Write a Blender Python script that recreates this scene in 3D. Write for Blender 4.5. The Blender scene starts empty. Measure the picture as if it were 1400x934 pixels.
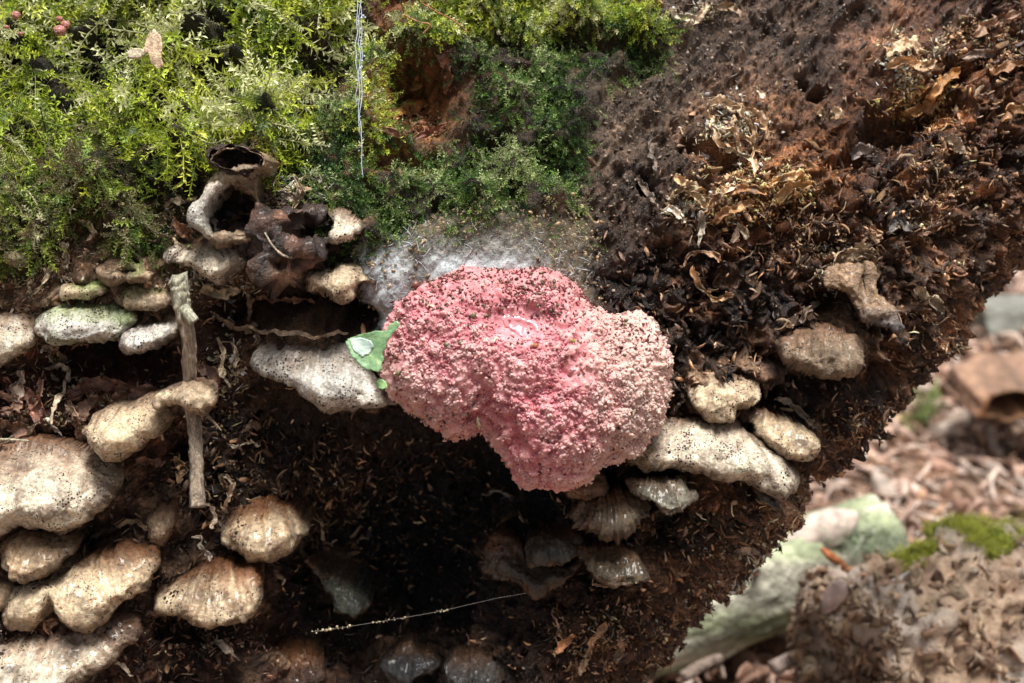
import bpy, math, random
import numpy as np
from mathutils import Matrix, Vector

random.seed(7)
rng = np.random.default_rng(7)
scene = bpy.context.scene
# one unit is 2 cm: a hand-sized piece of a fallen log seen from 40 cm away
scene.unit_settings.system = 'METRIC'
scene.unit_settings.scale_length = 0.02

# ------------------------------------------------------------------ camera, sky, sun, exposure
PITCH = math.radians(25)
CAM = np.array([0.0, 0.0, 21.0])
DIST = 20.0
cp, sp = math.cos(PITCH), math.sin(PITCH)
ROT = np.array([[1, 0, 0], [0, cp, sp], [0, -sp, cp]])          # view frame (right, away, up) -> world

cam_data = bpy.data.cameras.new('camera')
cam = bpy.data.objects.new('camera', cam_data)
scene.collection.objects.link(cam)
cam.location = CAM.tolist()
cam.rotation_euler = (math.radians(90) - PITCH, 0, 0)
cam_data.sensor_width = 36
cam_data.lens = 36 * DIST / 14.0
cam_data.clip_start = 0.1
cam_data.clip_end = 9000
cam_data.dof.use_dof = True
cam_data.dof.focus_distance = 20.4
cam_data.dof.aperture_fstop = 0.27
scene.camera = cam

SUN_EL, SUN_AZ = math.radians(84), math.radians(110)
world = bpy.data.worlds.new('World')
scene.world = world
world.use_nodes = True
wn, wl = world.node_tree.nodes, world.node_tree.links
for n in list(wn):
    wn.remove(n)
w_out = wn.new('ShaderNodeOutputWorld')
w_bg = wn.new('ShaderNodeBackground')
w_sky = wn.new('ShaderNodeTexSky')
w_sky.sky_type = 'NISHITA'
w_sky.sun_disc = False
w_sky.sun_elevation = SUN_EL
w_sky.sun_rotation = SUN_AZ
w_sky.air_density = 1.0
w_sky.dust_density = 4.0
w_hs = wn.new('ShaderNodeHueSaturation')
w_hs.inputs['Saturation'].default_value = 0.3
w_bg.inputs['Strength'].default_value = 0.05
wl.new(w_sky.outputs[0], w_hs.inputs['Color'])
wl.new(w_hs.outputs[0], w_bg.inputs['Color'])
wl.new(w_bg.outputs[0], w_out.inputs['Surface'])

sun_data = bpy.data.lights.new('sun', 'SUN')
sun_data.energy = 3.5
sun_data.angle = math.radians(28)
sun_data.color = (1.0, 0.975, 0.94)
sun = bpy.data.objects.new('sun', sun_data)
scene.collection.objects.link(sun)
sdir = Vector((math.sin(SUN_AZ) * math.cos(SUN_EL), math.cos(SUN_AZ) * math.cos(SUN_EL), math.sin(SUN_EL)))
sun.rotation_euler = sdir.to_track_quat('Z', 'Y').to_euler()
sun.location = (0, 0, 60)

scene.view_settings.view_transform = 'Standard'
scene.view_settings.look = 'None'
scene.view_settings.exposure = 1.08
scene.view_settings.gamma = 1
scene.cycles.max_bounces = 6
scene.cycles.diffuse_bounces = 3
scene.cycles.transparent_max_bounces = 8
scene.cycles.sample_clamp_indirect = 4

# ------------------------------------------------------------------ frames
def at(px, py, y=0.0):
    """photo position + distance behind the focus plane -> view frame point"""
    k = (DIST + y) / DIST / 100.0
    return np.array([(px - 700.0) * k, y, (467.0 - py) * k])

def to_px(v):
    k = DIST / (DIST + v[:, 1]) * 100.0
    return 700.0 + v[:, 0] * k, 467.0 - v[:, 2] * k

def l2w(v):
    v = np.asarray(v, float)
    w = v + np.array([0, DIST, 0])
    return w @ ROT.T + CAM

def w2l(w):
    return (np.asarray(w, float) - CAM) @ ROT - np.array([0, DIST, 0])

UPL = np.array([0, -sp, cp])       # world up in the view frame

# ------------------------------------------------------------------ numpy noise
def _hash(i, j, k, seed):
    h = (i.astype(np.int64) * 73856093) ^ (j.astype(np.int64) * 19349663) ^ (k.astype(np.int64) * 83492791) ^ (seed * 2654435761 & 0xffffffff)
    h = (h ^ (h >> 13)) * 1274126177 & 0xffffffff
    h = (h ^ (h >> 16)) * 2246822519 & 0xffffffff
    h = h ^ (h >> 15)
    return (h & 0xffffff) / float(0xffffff)

def vnoise(p, scale=1.0, seed=0):
    q = p * scale
    f = np.floor(q)
    i = f.astype(np.int64)
    t = q - f
    t = t * t * t * (t * (t * 6 - 15) + 10)
    r = np.zeros(len(p))
    for a in (0, 1):
        wa = t[:, 0] if a else 1 - t[:, 0]
        for b in (0, 1):
            wb = wa * (t[:, 1] if b else 1 - t[:, 1])
            for c in (0, 1):
                wc = wb * (t[:, 2] if c else 1 - t[:, 2])
                r += wc * _hash(i[:, 0] + a, i[:, 1] + b, i[:, 2] + c, seed)
    return r * 2 - 1

def fbm(p, scale=1.0, octaves=4, seed=0, gain=0.5):
    r = np.zeros(len(p)); a = 1.0; tot = 0
    for o in range(octaves):
        r += a * vnoise(p + 17.3 * o, scale * 2.03 ** o, seed + o)
        tot += a; a *= gain
    return r / tot

def worley(p, scale=1.0, seed=0):
    q = p * scale
    f = np.floor(q).astype(np.int64)
    d1 = np.full(len(p), 9.0); d2 = np.full(len(p), 9.0)
    for a in (-1, 0, 1):
        for b in (-1, 0, 1):
            for c in (-1, 0, 1):
                i, j, k = f[:, 0] + a, f[:, 1] + b, f[:, 2] + c
                dx = i + _hash(i, j, k, seed) - q[:, 0]
                dy = j + _hash(i, j, k, seed + 1) - q[:, 1]
                dz = k + _hash(i, j, k, seed + 2) - q[:, 2]
                d = dx * dx + dy * dy + dz * dz
                m = d < d1
                d2 = np.where(m, d1, np.minimum(d2, d))
                d1 = np.where(m, d, d1)
    return np.sqrt(d1), np.sqrt(d2)

def smooth(a, b, x):
    t = np.clip((x - a) / (b - a), 0, 1)
    return t * t * (3 - 2 * t)

def seg_dist(P, poly, closed=True):
    """distance of 2D points to a polyline, nearest point"""
    A = poly; B = np.roll(poly, -1, 0) if closed else None
    if not closed:
        A, B = poly[:-1], poly[1:]
    best = np.full(len(P), 1e9); near = np.zeros_like(P)
    for a, b in zip(A, B):
        ab = b - a; L = max(ab @ ab, 1e-12)
        t = np.clip(((P - a) @ ab) / L, 0, 1)
        c = a + t[:, None] * ab
        d = ((P - c) ** 2).sum(1)
        m = d < best
        best = np.where(m, d, best)
        near[m] = c[m]
    return np.sqrt(best), near

def inside(P, poly):
    x, y = P[:, 0], P[:, 1]
    r = np.zeros(len(P), bool)
    for (x1, y1), (x2, y2) in zip(poly, np.roll(poly, -1, 0)):
        if y1 == y2:
            continue
        c = ((y1 > y) != (y2 > y)) & (x < (x2 - x1) * (y - y1) / (y2 - y1) + x1)
        r ^= c
    return r

def sdf(px, py, poly):
    P = np.stack([px, py], 1); poly = np.array(poly, float)
    d, _ = seg_dist(P, poly)
    return np.where(inside(P, poly), d, -d)

def catmull(pts, n=6):
    pts = np.array(pts, float); N = len(pts); out = []
    for i in range(N):
        p0, p1, p2, p3 = pts[i - 1], pts[i], pts[(i + 1) % N], pts[(i + 2) % N]
        for k in range(n):
            t = k / n
            out.append(0.5 * (2 * p1 + (p2 - p0) * t + (2 * p0 - 5 * p1 + 4 * p2 - p3) * t * t + (3 * p1 - p0 - 3 * p2 + p3) * t ** 3))
    return np.array(out)

def catmull_open(pts, n=8):
    pts = np.array(pts, float)
    P = np.vstack([2 * pts[0] - pts[1], pts, 2 * pts[-1] - pts[-2]]); out = []
    for i in range(1, len(P) - 2):
        p0, p1, p2, p3 = P[i - 1], P[i], P[i + 1], P[i + 2]
        for k in range(n):
            t = k / n
            out.append(0.5 * (2 * p1 + (p2 - p0) * t + (2 * p0 - 5 * p1 + 4 * p2 - p3) * t * t + (3 * p1 - p0 - 3 * p2 + p3) * t ** 3))
    out.append(P[-2])
    return np.array(out)

# ------------------------------------------------------------------ mesh helpers
def vnormals(v, faces):
    """faces (N,3) or (N,4)"""
    e1 = v[faces[:, 1]] - v[faces[:, 0]]
    e2 = v[faces[:, -1]] - v[faces[:, 0]]
    n = np.cross(e1, e2)
    if faces.shape[1] == 4:
        n = np.cross(v[faces[:, 2]] - v[faces[:, 0]], v[faces[:, 3]] - v[faces[:, 1]])
    r = np.zeros_like(v)
    for k in range(faces.shape[1]):
        for c in range(3):
            r[:, c] += np.bincount(faces[:, k], n[:, c], len(v))
    L = np.linalg.norm(r, axis=1); L[L == 0] = 1
    return r / L[:, None]

def mesh_from(name, v, face_sets, colors=None, shade=True):
    me = bpy.data.meshes.new(name)
    face_sets = [np.asarray(f) for f in face_sets if len(f)]
    loops = np.concatenate([f.ravel() for f in face_sets])
    sizes = np.concatenate([np.full(len(f), f.shape[1]) for f in face_sets])
    starts = np.concatenate([[0], np.cumsum(sizes)[:-1]])
    me.vertices.add(len(v)); me.vertices.foreach_set('co', np.asarray(v, np.float32).ravel())
    me.loops.add(len(loops)); me.loops.foreach_set('vertex_index', loops.astype(np.int32))
    me.polygons.add(len(sizes))
    me.polygons.foreach_set('loop_start', starts.astype(np.int32))
    me.polygons.foreach_set('loop_total', sizes.astype(np.int32))
    if shade:
        me.polygons.foreach_set('use_smooth', np.ones(len(sizes), bool))
    me.update(calc_edges=True)
    me.validate()
    if colors is not None:
        colors = np.asarray(colors, float)
        if colors.ndim == 1:
            colors = np.tile(colors, (len(v), 1))
        a = me.color_attributes.new('Col', 'FLOAT_COLOR', 'POINT')
        c4 = np.ones((len(v), 4), np.float32); c4[:, :3] = np.clip(colors, 0.001, 1)
        a.data.foreach_set('color', c4.ravel())
    return me

def tag(o, label=None, cat=None, group=None, kind=None):
    if label: o['label'] = label
    if cat: o['category'] = cat
    if group: o['group'] = group
    if kind: o['kind'] = kind
    return o

def link(name, me, mat, parent=None, origin=None):
    """me holds world coordinates; move the origin to `origin`"""
    o = bpy.data.objects.new(name, me)
    scene.collection.objects.link(o)
    if mat is not None and len(me.materials) == 0:
        me.materials.append(mat)
    if origin is not None:
        me.transform(Matrix.Translation(-Vector(origin)))
        o.location = Vector(origin)
    if parent is not None:
        o.parent = parent
        pl = Vector((0, 0, 0)); q = parent
        while q is not None:
            pl = pl + q.location; q = q.parent
        o.location = o.location - pl
    return o

def build(name, v, face_sets, mat, colors=None, parent=None, origin='base', shade=True):
    """v in the view frame"""
    w = l2w(v)
    me = mesh_from(name, w, face_sets, colors, shade)
    org = None
    if origin == 'base':
        org = (w[:, 0].mean(), w[:, 1].mean(), w[:, 2].min())
    elif origin is not None:
        org = origin
    return link(name, me, mat, parent, org)

def empty(name, loc_view):
    o = bpy.data.objects.new(name, None)
    scene.collection.objects.link(o)
    o.empty_display_size = 0.2
    o.location = l2w(np.array([loc_view]))[0].tolist()
    return o

def merge(parts):
    """parts: list of (v, [faces...], colors)"""
    V, C, F3, F4, off = [], [], [], [], 0
    for v, fs, c in parts:
        V.append(v); C.append(c if c.ndim == 2 else np.tile(c, (len(v), 1)))
        for f in fs:
            if len(f) == 0: continue
            (F3 if f.shape[1] == 3 else F4).append(f + off)
        off += len(v)
    fs = []
    if F3: fs.append(np.vstack(F3))
    if F4: fs.append(np.vstack(F4))
    return np.vstack(V), fs, np.vstack(C)

def rot_basis(direction, roll=None):
    """matrices whose local Z is `direction` (N,3)"""
    z = direction / np.linalg.norm(direction, axis=1)[:, None]
    N = len(z)
    r = rng.normal(size=(N, 3)) if roll is None else roll
    x = np.cross(r, z); x /= np.linalg.norm(x, axis=1)[:, None] + 1e-9
    y = np.cross(z, x)
    return np.stack([x, y, z], 2)

def instance_merge(protos, pos, M, scale, colors, pick=None, shade_tips=None):
    """protos: list (v, f, tint) ; merge all copies in one vertex set"""
    N = len(pos)
    if pick is None:
        pick = rng.integers(0, len(protos), N)
    parts = []
    scale = np.asarray(scale, float)
    if scale.ndim == 1:
        scale = np.repeat(scale[:, None], 3, 1)
    for k, (pv, pf, pt) in enumerate(protos):
        s = np.where(pick == k)[0]
        if len(s) == 0: continue
        v = pv[None] * scale[s][:, None, :]
        v = np.einsum('nij,npj->npi', M[s], v) + pos[s][:, None]
        f = pf[None] + (np.arange(len(s)) * len(pv))[:, None, None]
        c = colors[s][:, None, :] * pt[None]
        parts.append((v.reshape(-1, 3), [f.reshape(-1, pf.shape[1])], c.reshape(-1, 3)))
    return merge(parts)

# ------------------------------------------------------------------ materials
def material(name, color=None, rough=0.7, var=(0.6, 1.35), var_scale=3.0, fine=(0.75, 1.2), fine_scale=30.0,
             bump=((20.0, 0.03), (60.0, 0.012)), stretch=(1, 1, 1), specks=None, coat=0.0, sss=0.0, sss_col=None,
             translucent=0.0, rough_var=0.15, spec=0.5, alpha_noise=None, emis=None, transmission=0.0):
    m = bpy.data.materials.new(name)
    m.use_nodes = True
    N, L = m.node_tree.nodes, m.node_tree.links
    for n in list(N): N.remove(n)
    out = N.new('ShaderNodeOutputMaterial')
    b = N.new('ShaderNodeBsdfPrincipled')
    tc = N.new('ShaderNodeTexCoord')
    mp = N.new('ShaderNodeMapping'); mp.inputs['Scale'].default_value = stretch
    L.new(tc.outputs['Object'], mp.inputs['Vector'])
    if color is None:
        a = N.new('ShaderNodeAttribute'); a.attribute_name = 'Col'; cur = a.outputs['Color']
    else:
        a = N.new('ShaderNodeRGB'); a.outputs[0].default_value = (*color, 1); cur = a.outputs[0]
    def noise(scale, detail=5, rough_=0.6):
        n = N.new('ShaderNodeTexNoise'); n.inputs['Scale'].default_value = scale
        n.inputs['Detail'].default_value = detail; n.inputs['Roughness'].default_value = rough_
        L.new(mp.outputs[0], n.inputs['Vector']); return n.outputs['Fac']
    def mulrange(cur, fac, lo, hi):
        r = N.new('ShaderNodeMapRange'); r.inputs['From Min'].default_value = 0.3; r.inputs['From Max'].default_value = 0.7
        r.inputs['To Min'].default_value = lo; r.inputs['To Max'].default_value = hi
        L.new(fac, r.inputs['Value'])
        x = N.new('ShaderNodeVectorMath'); x.operation = 'SCALE'
        L.new(cur, x.inputs[0]); L.new(r.outputs[0], x.inputs['Scale']); return x.outputs[0]
    if var: cur = mulrange(cur, noise(var_scale), *var)
    if fine: cur = mulrange(cur, noise(fine_scale, 3), *fine)
    for sk in (specks or []):
        sc, thr, col, dens = sk
        vo = N.new('ShaderNodeTexVoronoi'); vo.inputs['Scale'].default_value = sc
        L.new(tc.outputs['Object'], vo.inputs['Vector'])
        nz = N.new('ShaderNodeTexNoise'); nz.inputs['Scale'].default_value = sc * 0.12; nz.inputs['Detail'].default_value = 4
        L.new(tc.outputs['Object'], nz.inputs['Vector'])
        # threshold grows where the patch noise is high
        r = N.new('ShaderNodeMapRange'); r.inputs['From Min'].default_value = dens; r.inputs['From Max'].default_value = dens + 0.2
        r.inputs['To Min'].default_value = 0.02; r.inputs['To Max'].default_value = thr
        L.new(nz.outputs['Fac'], r.inputs['Value'])
        sep = N.new('ShaderNodeSeparateColor'); L.new(vo.outputs['Color'], sep.inputs[0])
        mu = N.new('ShaderNodeMath'); mu.operation = 'MULTIPLY'; L.new(r.outputs[0], mu.inputs[0]); L.new(sep.outputs[0], mu.inputs[1])
        lt = N.new('ShaderNodeMath'); lt.operation = 'LESS_THAN'; L.new(vo.outputs['Distance'], lt.inputs[0]); L.new(mu.outputs[0], lt.inputs[1])
        mx = N.new('ShaderNodeMix'); mx.data_type = 'RGBA'
        L.new(lt.outputs[0], mx.inputs[0]); L.new(cur, mx.inputs[6]); mx.inputs[7].default_value = (*col, 1)
        cur = mx.outputs[2]
    L.new(cur, b.inputs['Base Color'])
    rr = N.new('ShaderNodeMapRange'); rr.inputs['From Min'].default_value = 0.35; rr.inputs['From Max'].default_value = 0.65
    rr.inputs['To Min'].default_value = max(0.05, rough - rough_var); rr.inputs['To Max'].default_value = min(1, rough + rough_var)
    L.new(noise(var_scale * 2.3, 4), rr.inputs['Value']); L.new(rr.outputs[0], b.inputs['Roughness'])
    b.inputs['Specular IOR Level'].default_value = spec
    b.inputs['Coat Weight'].default_value = coat
    b.inputs['Coat Roughness'].default_value = 0.12
    if transmission:
        b.inputs['Transmission Weight'].default_value = transmission
        b.inputs['IOR'].default_value = 1.33
    if sss:
        b.inputs['Subsurface Weight'].default_value = sss
        b.inputs['Subsurface Radius'].default_value = sss_col or (1, 0.4, 0.3)
        b.inputs['Subsurface Scale'].default_value = 0.12
    prev = None
    for sc, dist in bump:
        bp = N.new('ShaderNodeBump'); bp.inputs['Strength'].default_value = 1.0; bp.inputs['Distance'].default_value = dist
        L.new(noise(sc, 4, 0.65), bp.inputs['Height'])
        if prev: L.new(prev, bp.inputs['Normal'])
        prev = bp.outputs[0]
    if prev: L.new(prev, b.inputs['Normal'])
    surf = b.outputs[0]
    if translucent:
        t = N.new('ShaderNodeBsdfTranslucent'); L.new(cur, t.inputs['Color'])
        mixs = N.new('ShaderNodeMixShader'); mixs.inputs[0].default_value = translucent
        L.new(surf, mixs.inputs[1]); L.new(t.outputs[0], mixs.inputs[2]); surf = mixs.outputs[0]
    if alpha_noise:
        sc, lo, hi = alpha_noise
        at_ = N.new('ShaderNodeAttribute'); at_.attribute_name = 'cover'
        n1 = noise(sc, 6, 0.75)
        ad = N.new('ShaderNodeMath'); ad.operation = 'ADD'; L.new(at_.outputs['Fac'], ad.inputs[0]); L.new(n1, ad.inputs[1])
        r = N.new('ShaderNodeMapRange'); r.inputs['From Min'].default_value = lo; r.inputs['From Max'].default_value = hi
        L.new(ad.outputs[0], r.inputs['Value'])
        tr = N.new('ShaderNodeBsdfTransparent'); mixs = N.new('ShaderNodeMixShader')
        L.new(r.outputs[0], mixs.inputs[0]); L.new(tr.outputs[0], mixs.inputs[1]); L.new(surf, mixs.inputs[2]); surf = mixs.outputs[0]
    L.new(surf, out.inputs['Surface'])
    return m

M_LOG = material('rotten_wood', rough=0.34, var=(0.6, 1.4), var_scale=3.5, fine=(0.35, 1.9), fine_scale=26,
                 bump=((14, 0.08), (40, 0.05), (90, 0.02)), rough_var=0.25, spec=0.6, stretch=(1, 1, 1))
M_CRUMB = material('wood_crumb', rough=0.38, var=(0.7, 1.3), fine=(0.6, 1.4), fine_scale=25, bump=((30, 0.02),), rough_var=0.25, spec=0.6)
M_FUNGUS = material('bracket_flesh', rough=0.6, var=(0.62, 1.15), var_scale=2.2, fine=(0.5, 1.3), fine_scale=26,
                    bump=((9, 0.03), (28, 0.035), (70, 0.015)), specks=[(13, 0.5, (0.02, 0.013, 0.009), 0.47), (30, 0.6, (0.04, 0.024, 0.015), 0.40)],
                    coat=0.15, sss=0.15, sss_col=(1, 0.6, 0.35), rough_var=0.2)
M_FUNGUS_WET = material('wet_bracket_flesh', rough=0.32, var=(0.6, 1.3), var_scale=3, fine=(0.6, 1.3), fine_scale=18,
                        bump=((10, 0.05), (30, 0.03), (80, .012)), specks=[(15, 0.5, (0.02, 0.012, 0.008), 0.42), (32, 0.5, (0.03, 0.018, 0.012), 0.4)], coat=0.32, sss=0.2, sss_col=(1, 0.6, 0.3), rough_var=0.2)
M_FUNGUS_DARK = material('decayed_bracket_flesh', rough=0.5, var=(0.5, 1.5), var_scale=2.5, fine=(0.6, 1.5), fine_scale=16,
                         bump=((8, 0.09), (26, 0.05)), coat=0.15, rough_var=0.25)
M_PINK = material('pink_spore_mass', rough=0.68, var=(0.9, 1.08), var_scale=2.0, fine=(0.85, 1.12), fine_scale=40,
                  bump=((34, 0.012),), specks=[(17, 0.34, (0.10, 0.02, 0.02), 0.50)], sss=0.35, sss_col=(1, 0.35, 0.3), rough_var=0.12, coat=0.1)
M_FLUID = material('pink_fluid', color=(0.62, 0.25, 0.27), rough=0.12, var=(0.9, 1.1), fine=None, bump=((3, 0.05),), coat=1.0, sss=0.3, rough_var=0.05)
M_FILM = material('white_film', rough=0.6, var=(0.75, 1.2), var_scale=6, fine=(0.7, 1.25), fine_scale=35, bump=((25, 0.03),),
                  alpha_noise=(11.0, 0.55, 1.3), rough_var=0.2)
M_MOSS = material('moss_leaf', rough=0.5, var=None, fine=(0.8, 1.2), fine_scale=6, bump=(), translucent=0.42, rough_var=0.1)
M_TWIG = material('dead_twig', rough=0.7, var=(0.5, 1.35), var_scale=3, fine=(0.35, 1.5), fine_scale=10, stretch=(6, 6, 0.6), bump=((5, 0.04), (14, 0.03)))
M_LEAF = material('green_leaf', rough=0.3, var=(0.85, 1.15), var_scale=5, fine=(0.85, 1.15), fine_scale=30, bump=((12, 0.02),), translucent=0.25, coat=0.5)
M_SILK = material('silk', color=(0.5, 0.56, 0.66), rough=0.25, var=None, fine=None, bump=(), coat=0.5)
M_DARKSILK = material('dusty_silk', color=(0.16, 0.14, 0.12), rough=0.35, var=None, fine=None, bump=())
M_GRIT = material('grit', rough=0.45, var=None, fine=(0.7, 1.3), fine_scale=20, bump=())
M_GROUND = material('forest_soil', rough=0.9, var=(0.6, 1.4), var_scale=0.3, fine=(0.6, 1.5), fine_scale=2.5, bump=((1.5, 0.3), (6, 0.1)))
M_LITTER = material('leaf_litter', rough=0.7, var=(0.7, 1.3), fine=(0.7, 1.3), fine_scale=4, bump=(), translucent=0.15)
M_OLDWOOD = material('old_pale_wood', rough=0.8, var=(0.7, 1.3), var_scale=0.6, fine=(0.65, 1.3), fine_scale=3, bump=((1.2, 0.25), (5, 0.08)))

# ------------------------------------------------------------------ the log: base form
CTRL = [  # photo x, photo y, depth behind the focus plane
    (-150, -150, 3.2), (0, -60, 2.4), (0, 60, 1.7), (0, 160, 1.1), (0, 250, 0.6), (0, 330, 0.45), (0, 450, 0.55), (0, 560, 0.9), (0, 650, 0.5), (0, 800, 0.4), (0, 950, 0.2),
    (200, 0, 2.0), (200, 150, 1.15), (200, 260, 0.55), (200, 380, 0.4), (150, 520, 1.3), (250, 520, 1.4), (200, 650, 1.0), (150, 800, 0.8), (200, 950, 0.8),
    (400, 0, 1.9), (400, 120, 1.3), (400, 230, 0.7), (400, 330, 0.45), (340, 430, 0.8), (420, 460, 0.7), (330, 560, 1.5), (330, 700, 1.5), (330, 860, 1.5), (300, 1000, 1.6),
    (600, 0, 1.9), (600, 120, 1.4), (600, 230, 0.9), (600, 330, 0.5), (600, 420, 0.5), (560, 500, 0.7),
    (450, 610, 2.2), (550, 620, 2.6), (450, 740, 2.8), (560, 740, 3.6), (560, 830, 3.0), (470, 850, 2.6), (480, 930, 2.0), (600, 1000, 2.0),
    (800, 0, 2.2), (800, 120, 1.6), (800, 230, 1.1), (800, 330, 0.7), (780, 430, 0.6), (700, 520, 0.8), (850, 500, 0.9),
    (680, 660, 2.6), (700, 740, 2.6), (800, 680, 2.0), (760, 800, 2.0), (700, 900, 1.8), (860, 720, 1.5), (850, 820, 1.6), (880, 930, 1.7),
    (1000, 0, 2.5), (1000, 150, 1.7), (1000, 300, 1.1), (1000, 450, 1.1), (950, 560, 1.1), (1000, 640, 1.4), (960, 740, 1.6),
    (1200, 0, 2.9), (1200, 150, 2.1), (1200, 300, 1.6), (1150, 430, 1.5), (1100, 560, 1.6), (1080, 640, 1.7),
    (1400, 0, 3.4), (1400, 150, 2.7), (1400, 300, 2.3), (1600, 0, 4.0), (1600, 300, 3.2)]
CTRL = np.array(CTRL, float)
CTRL[:, 2] -= np.clip((CTRL[:, 0] - 850) / 550, 0, 1.3) * 0.9
CTRL[((CTRL[:, 0] > 440) & (CTRL[:, 0] < 700) & (CTRL[:, 1] > 650) & (CTRL[:, 1] < 870)), 2] += 1.4
def base_depth(px, py):
    num = np.zeros(len(px)); den = np.zeros(len(px))
    for cx, cy, d in CTRL:
        r2 = (px - cx) ** 2 + (py - cy) ** 2
        w = np.exp(-r2 / (2 * 75.0 ** 2)) + 1e-4 / (1 + r2 / 1e4) ** 2
        num += w * d; den += w
    return num / den

PITS = [  # hollows and cracks: x, y, half width, half height, depth, angle
    (572, 122, 44, 52, .75, 0), (552, 82, 24, 24, 0.9, 0), (800, 58, 55, 15, 0.8, 6), (492, 433, 20, 13, 0.9, 0), (1132, 412, 26, 17, 0.7, 10),
    (880, 252, 8, 26, 0.5, -25), (430, 430, 85, 22, 1.0, 3), (315, 440, 35, 26, 0.9, 0), (150, 500, 95, 25, 0.9, -4), (1180, 385, 14, 26, 0.5, -30),
    (440, 95, 45, 30, 0.35, 0), (90, 170, 55, 25, 0.45, 0), (560, 215, 70, 18, 0.25, -5), (1100, 115, 10, 8, 0.3, 0), (1115, 130, 12, 8, .4, 0),
    (1240, 165, 70, 26, 0.7, -20), (1320, 90, 40, 14, 0.6, -25), (1190, 215, 45, 16, 0.55, -15), (980, 215, 40, 14, 0.45, 20), (940, 200, 14, 12, 0.4, 0),
    (1060, 640, 60, 25, 0.6, 10), (1050, 545, 22, 14, 0.6, 0), (1000, 850, 14, 16, 0.5, 0), (105, 605, 28, 15, 0.8, 0), (250, 620, 18, 25, 0.8, 0),
    (280, 860, 60, 20, 0.7, 0), (130, 735, 40, 18, 0.8, -20), (1130, 520, 50, 18, 0.5, -10), (1290, 330, 40, 16, .5, -25), (1200, 510, 40, 20, .5, -30),
    (200, 160, 45, 20, 0.35, 10), (40, 600, 40, 15, 0.5, 0), (390, 870, 40, 20, 0.5, 0), (930, 360, 25, 20, 0.25, 0)]

E1, E2 = at(1400, 425, 3.2), at(940, 934, 3.2)
edge_dir = (E1 - E2)[[0, 2]]; edge_dir /= np.linalg.norm(edge_dir)
edge_nrm = np.array([-edge_dir[1], edge_dir[0]])             # points into the log (up-left)
edge_pt = E2[[0, 2]] + edge_nrm * 0.62
EDGE_R = 2.0

def log_base(s, q):
    """s along the lower right edge, q across it (into the log) -> view frame points"""
    th = np.clip((EDGE_R - q) / EDGE_R, 0, 2.6)
    d = np.where(q > EDGE_R, q, EDGE_R - EDGE_R * np.sin(th))
    dy = np.where(q > EDGE_R, 0, EDGE_R * (1 - np.cos(th)))
    X = edge_pt[0] + s * edge_dir[0] + d * edge_nrm[0]
    Z = edge_pt[1] + s * edge_dir[1] + d * edge_nrm[1]
    # depth looked up in photo coordinates, two passes for the perspective
    y = np.full(len(X), 1.5)
    for _ in range(3):
        k = DIST / (DIST + y) * 100
        y = base_depth(700 + X * k, 467 - Z * k)
    y = y + dy
    return np.stack([X, y, Z], 1)

# moss and film regions, in photo coordinates
MOSS_A = [(-80, -80), (475, -80), (480, 20), (450, 70), (405, 130), (430, 190), (400, 215), (330, 195), (290, 225), (235, 270), (200, 325), (120, 290), (60, 345), (-80, 370)]
MOSS_B = [(350, 150), (420, 140), (470, 130), (505, 60), (560, 40), (640, -10), (700, -80), (850, -80), (840, 20), (905, 45), (900, 95), (840, 80), (815, 140), (800, 200), (795, 270), (700, 292), (620, 305), (560, 330), (500, 325), (430, 285), (370, 215)]
FILM = [(498, 350), (540, 330), (600, 300), (680, 285), (760, 285), (825, 300), (815, 350), (800, 395), (820, 430), (560, 450), (520, 450), (495, 415)]

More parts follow.
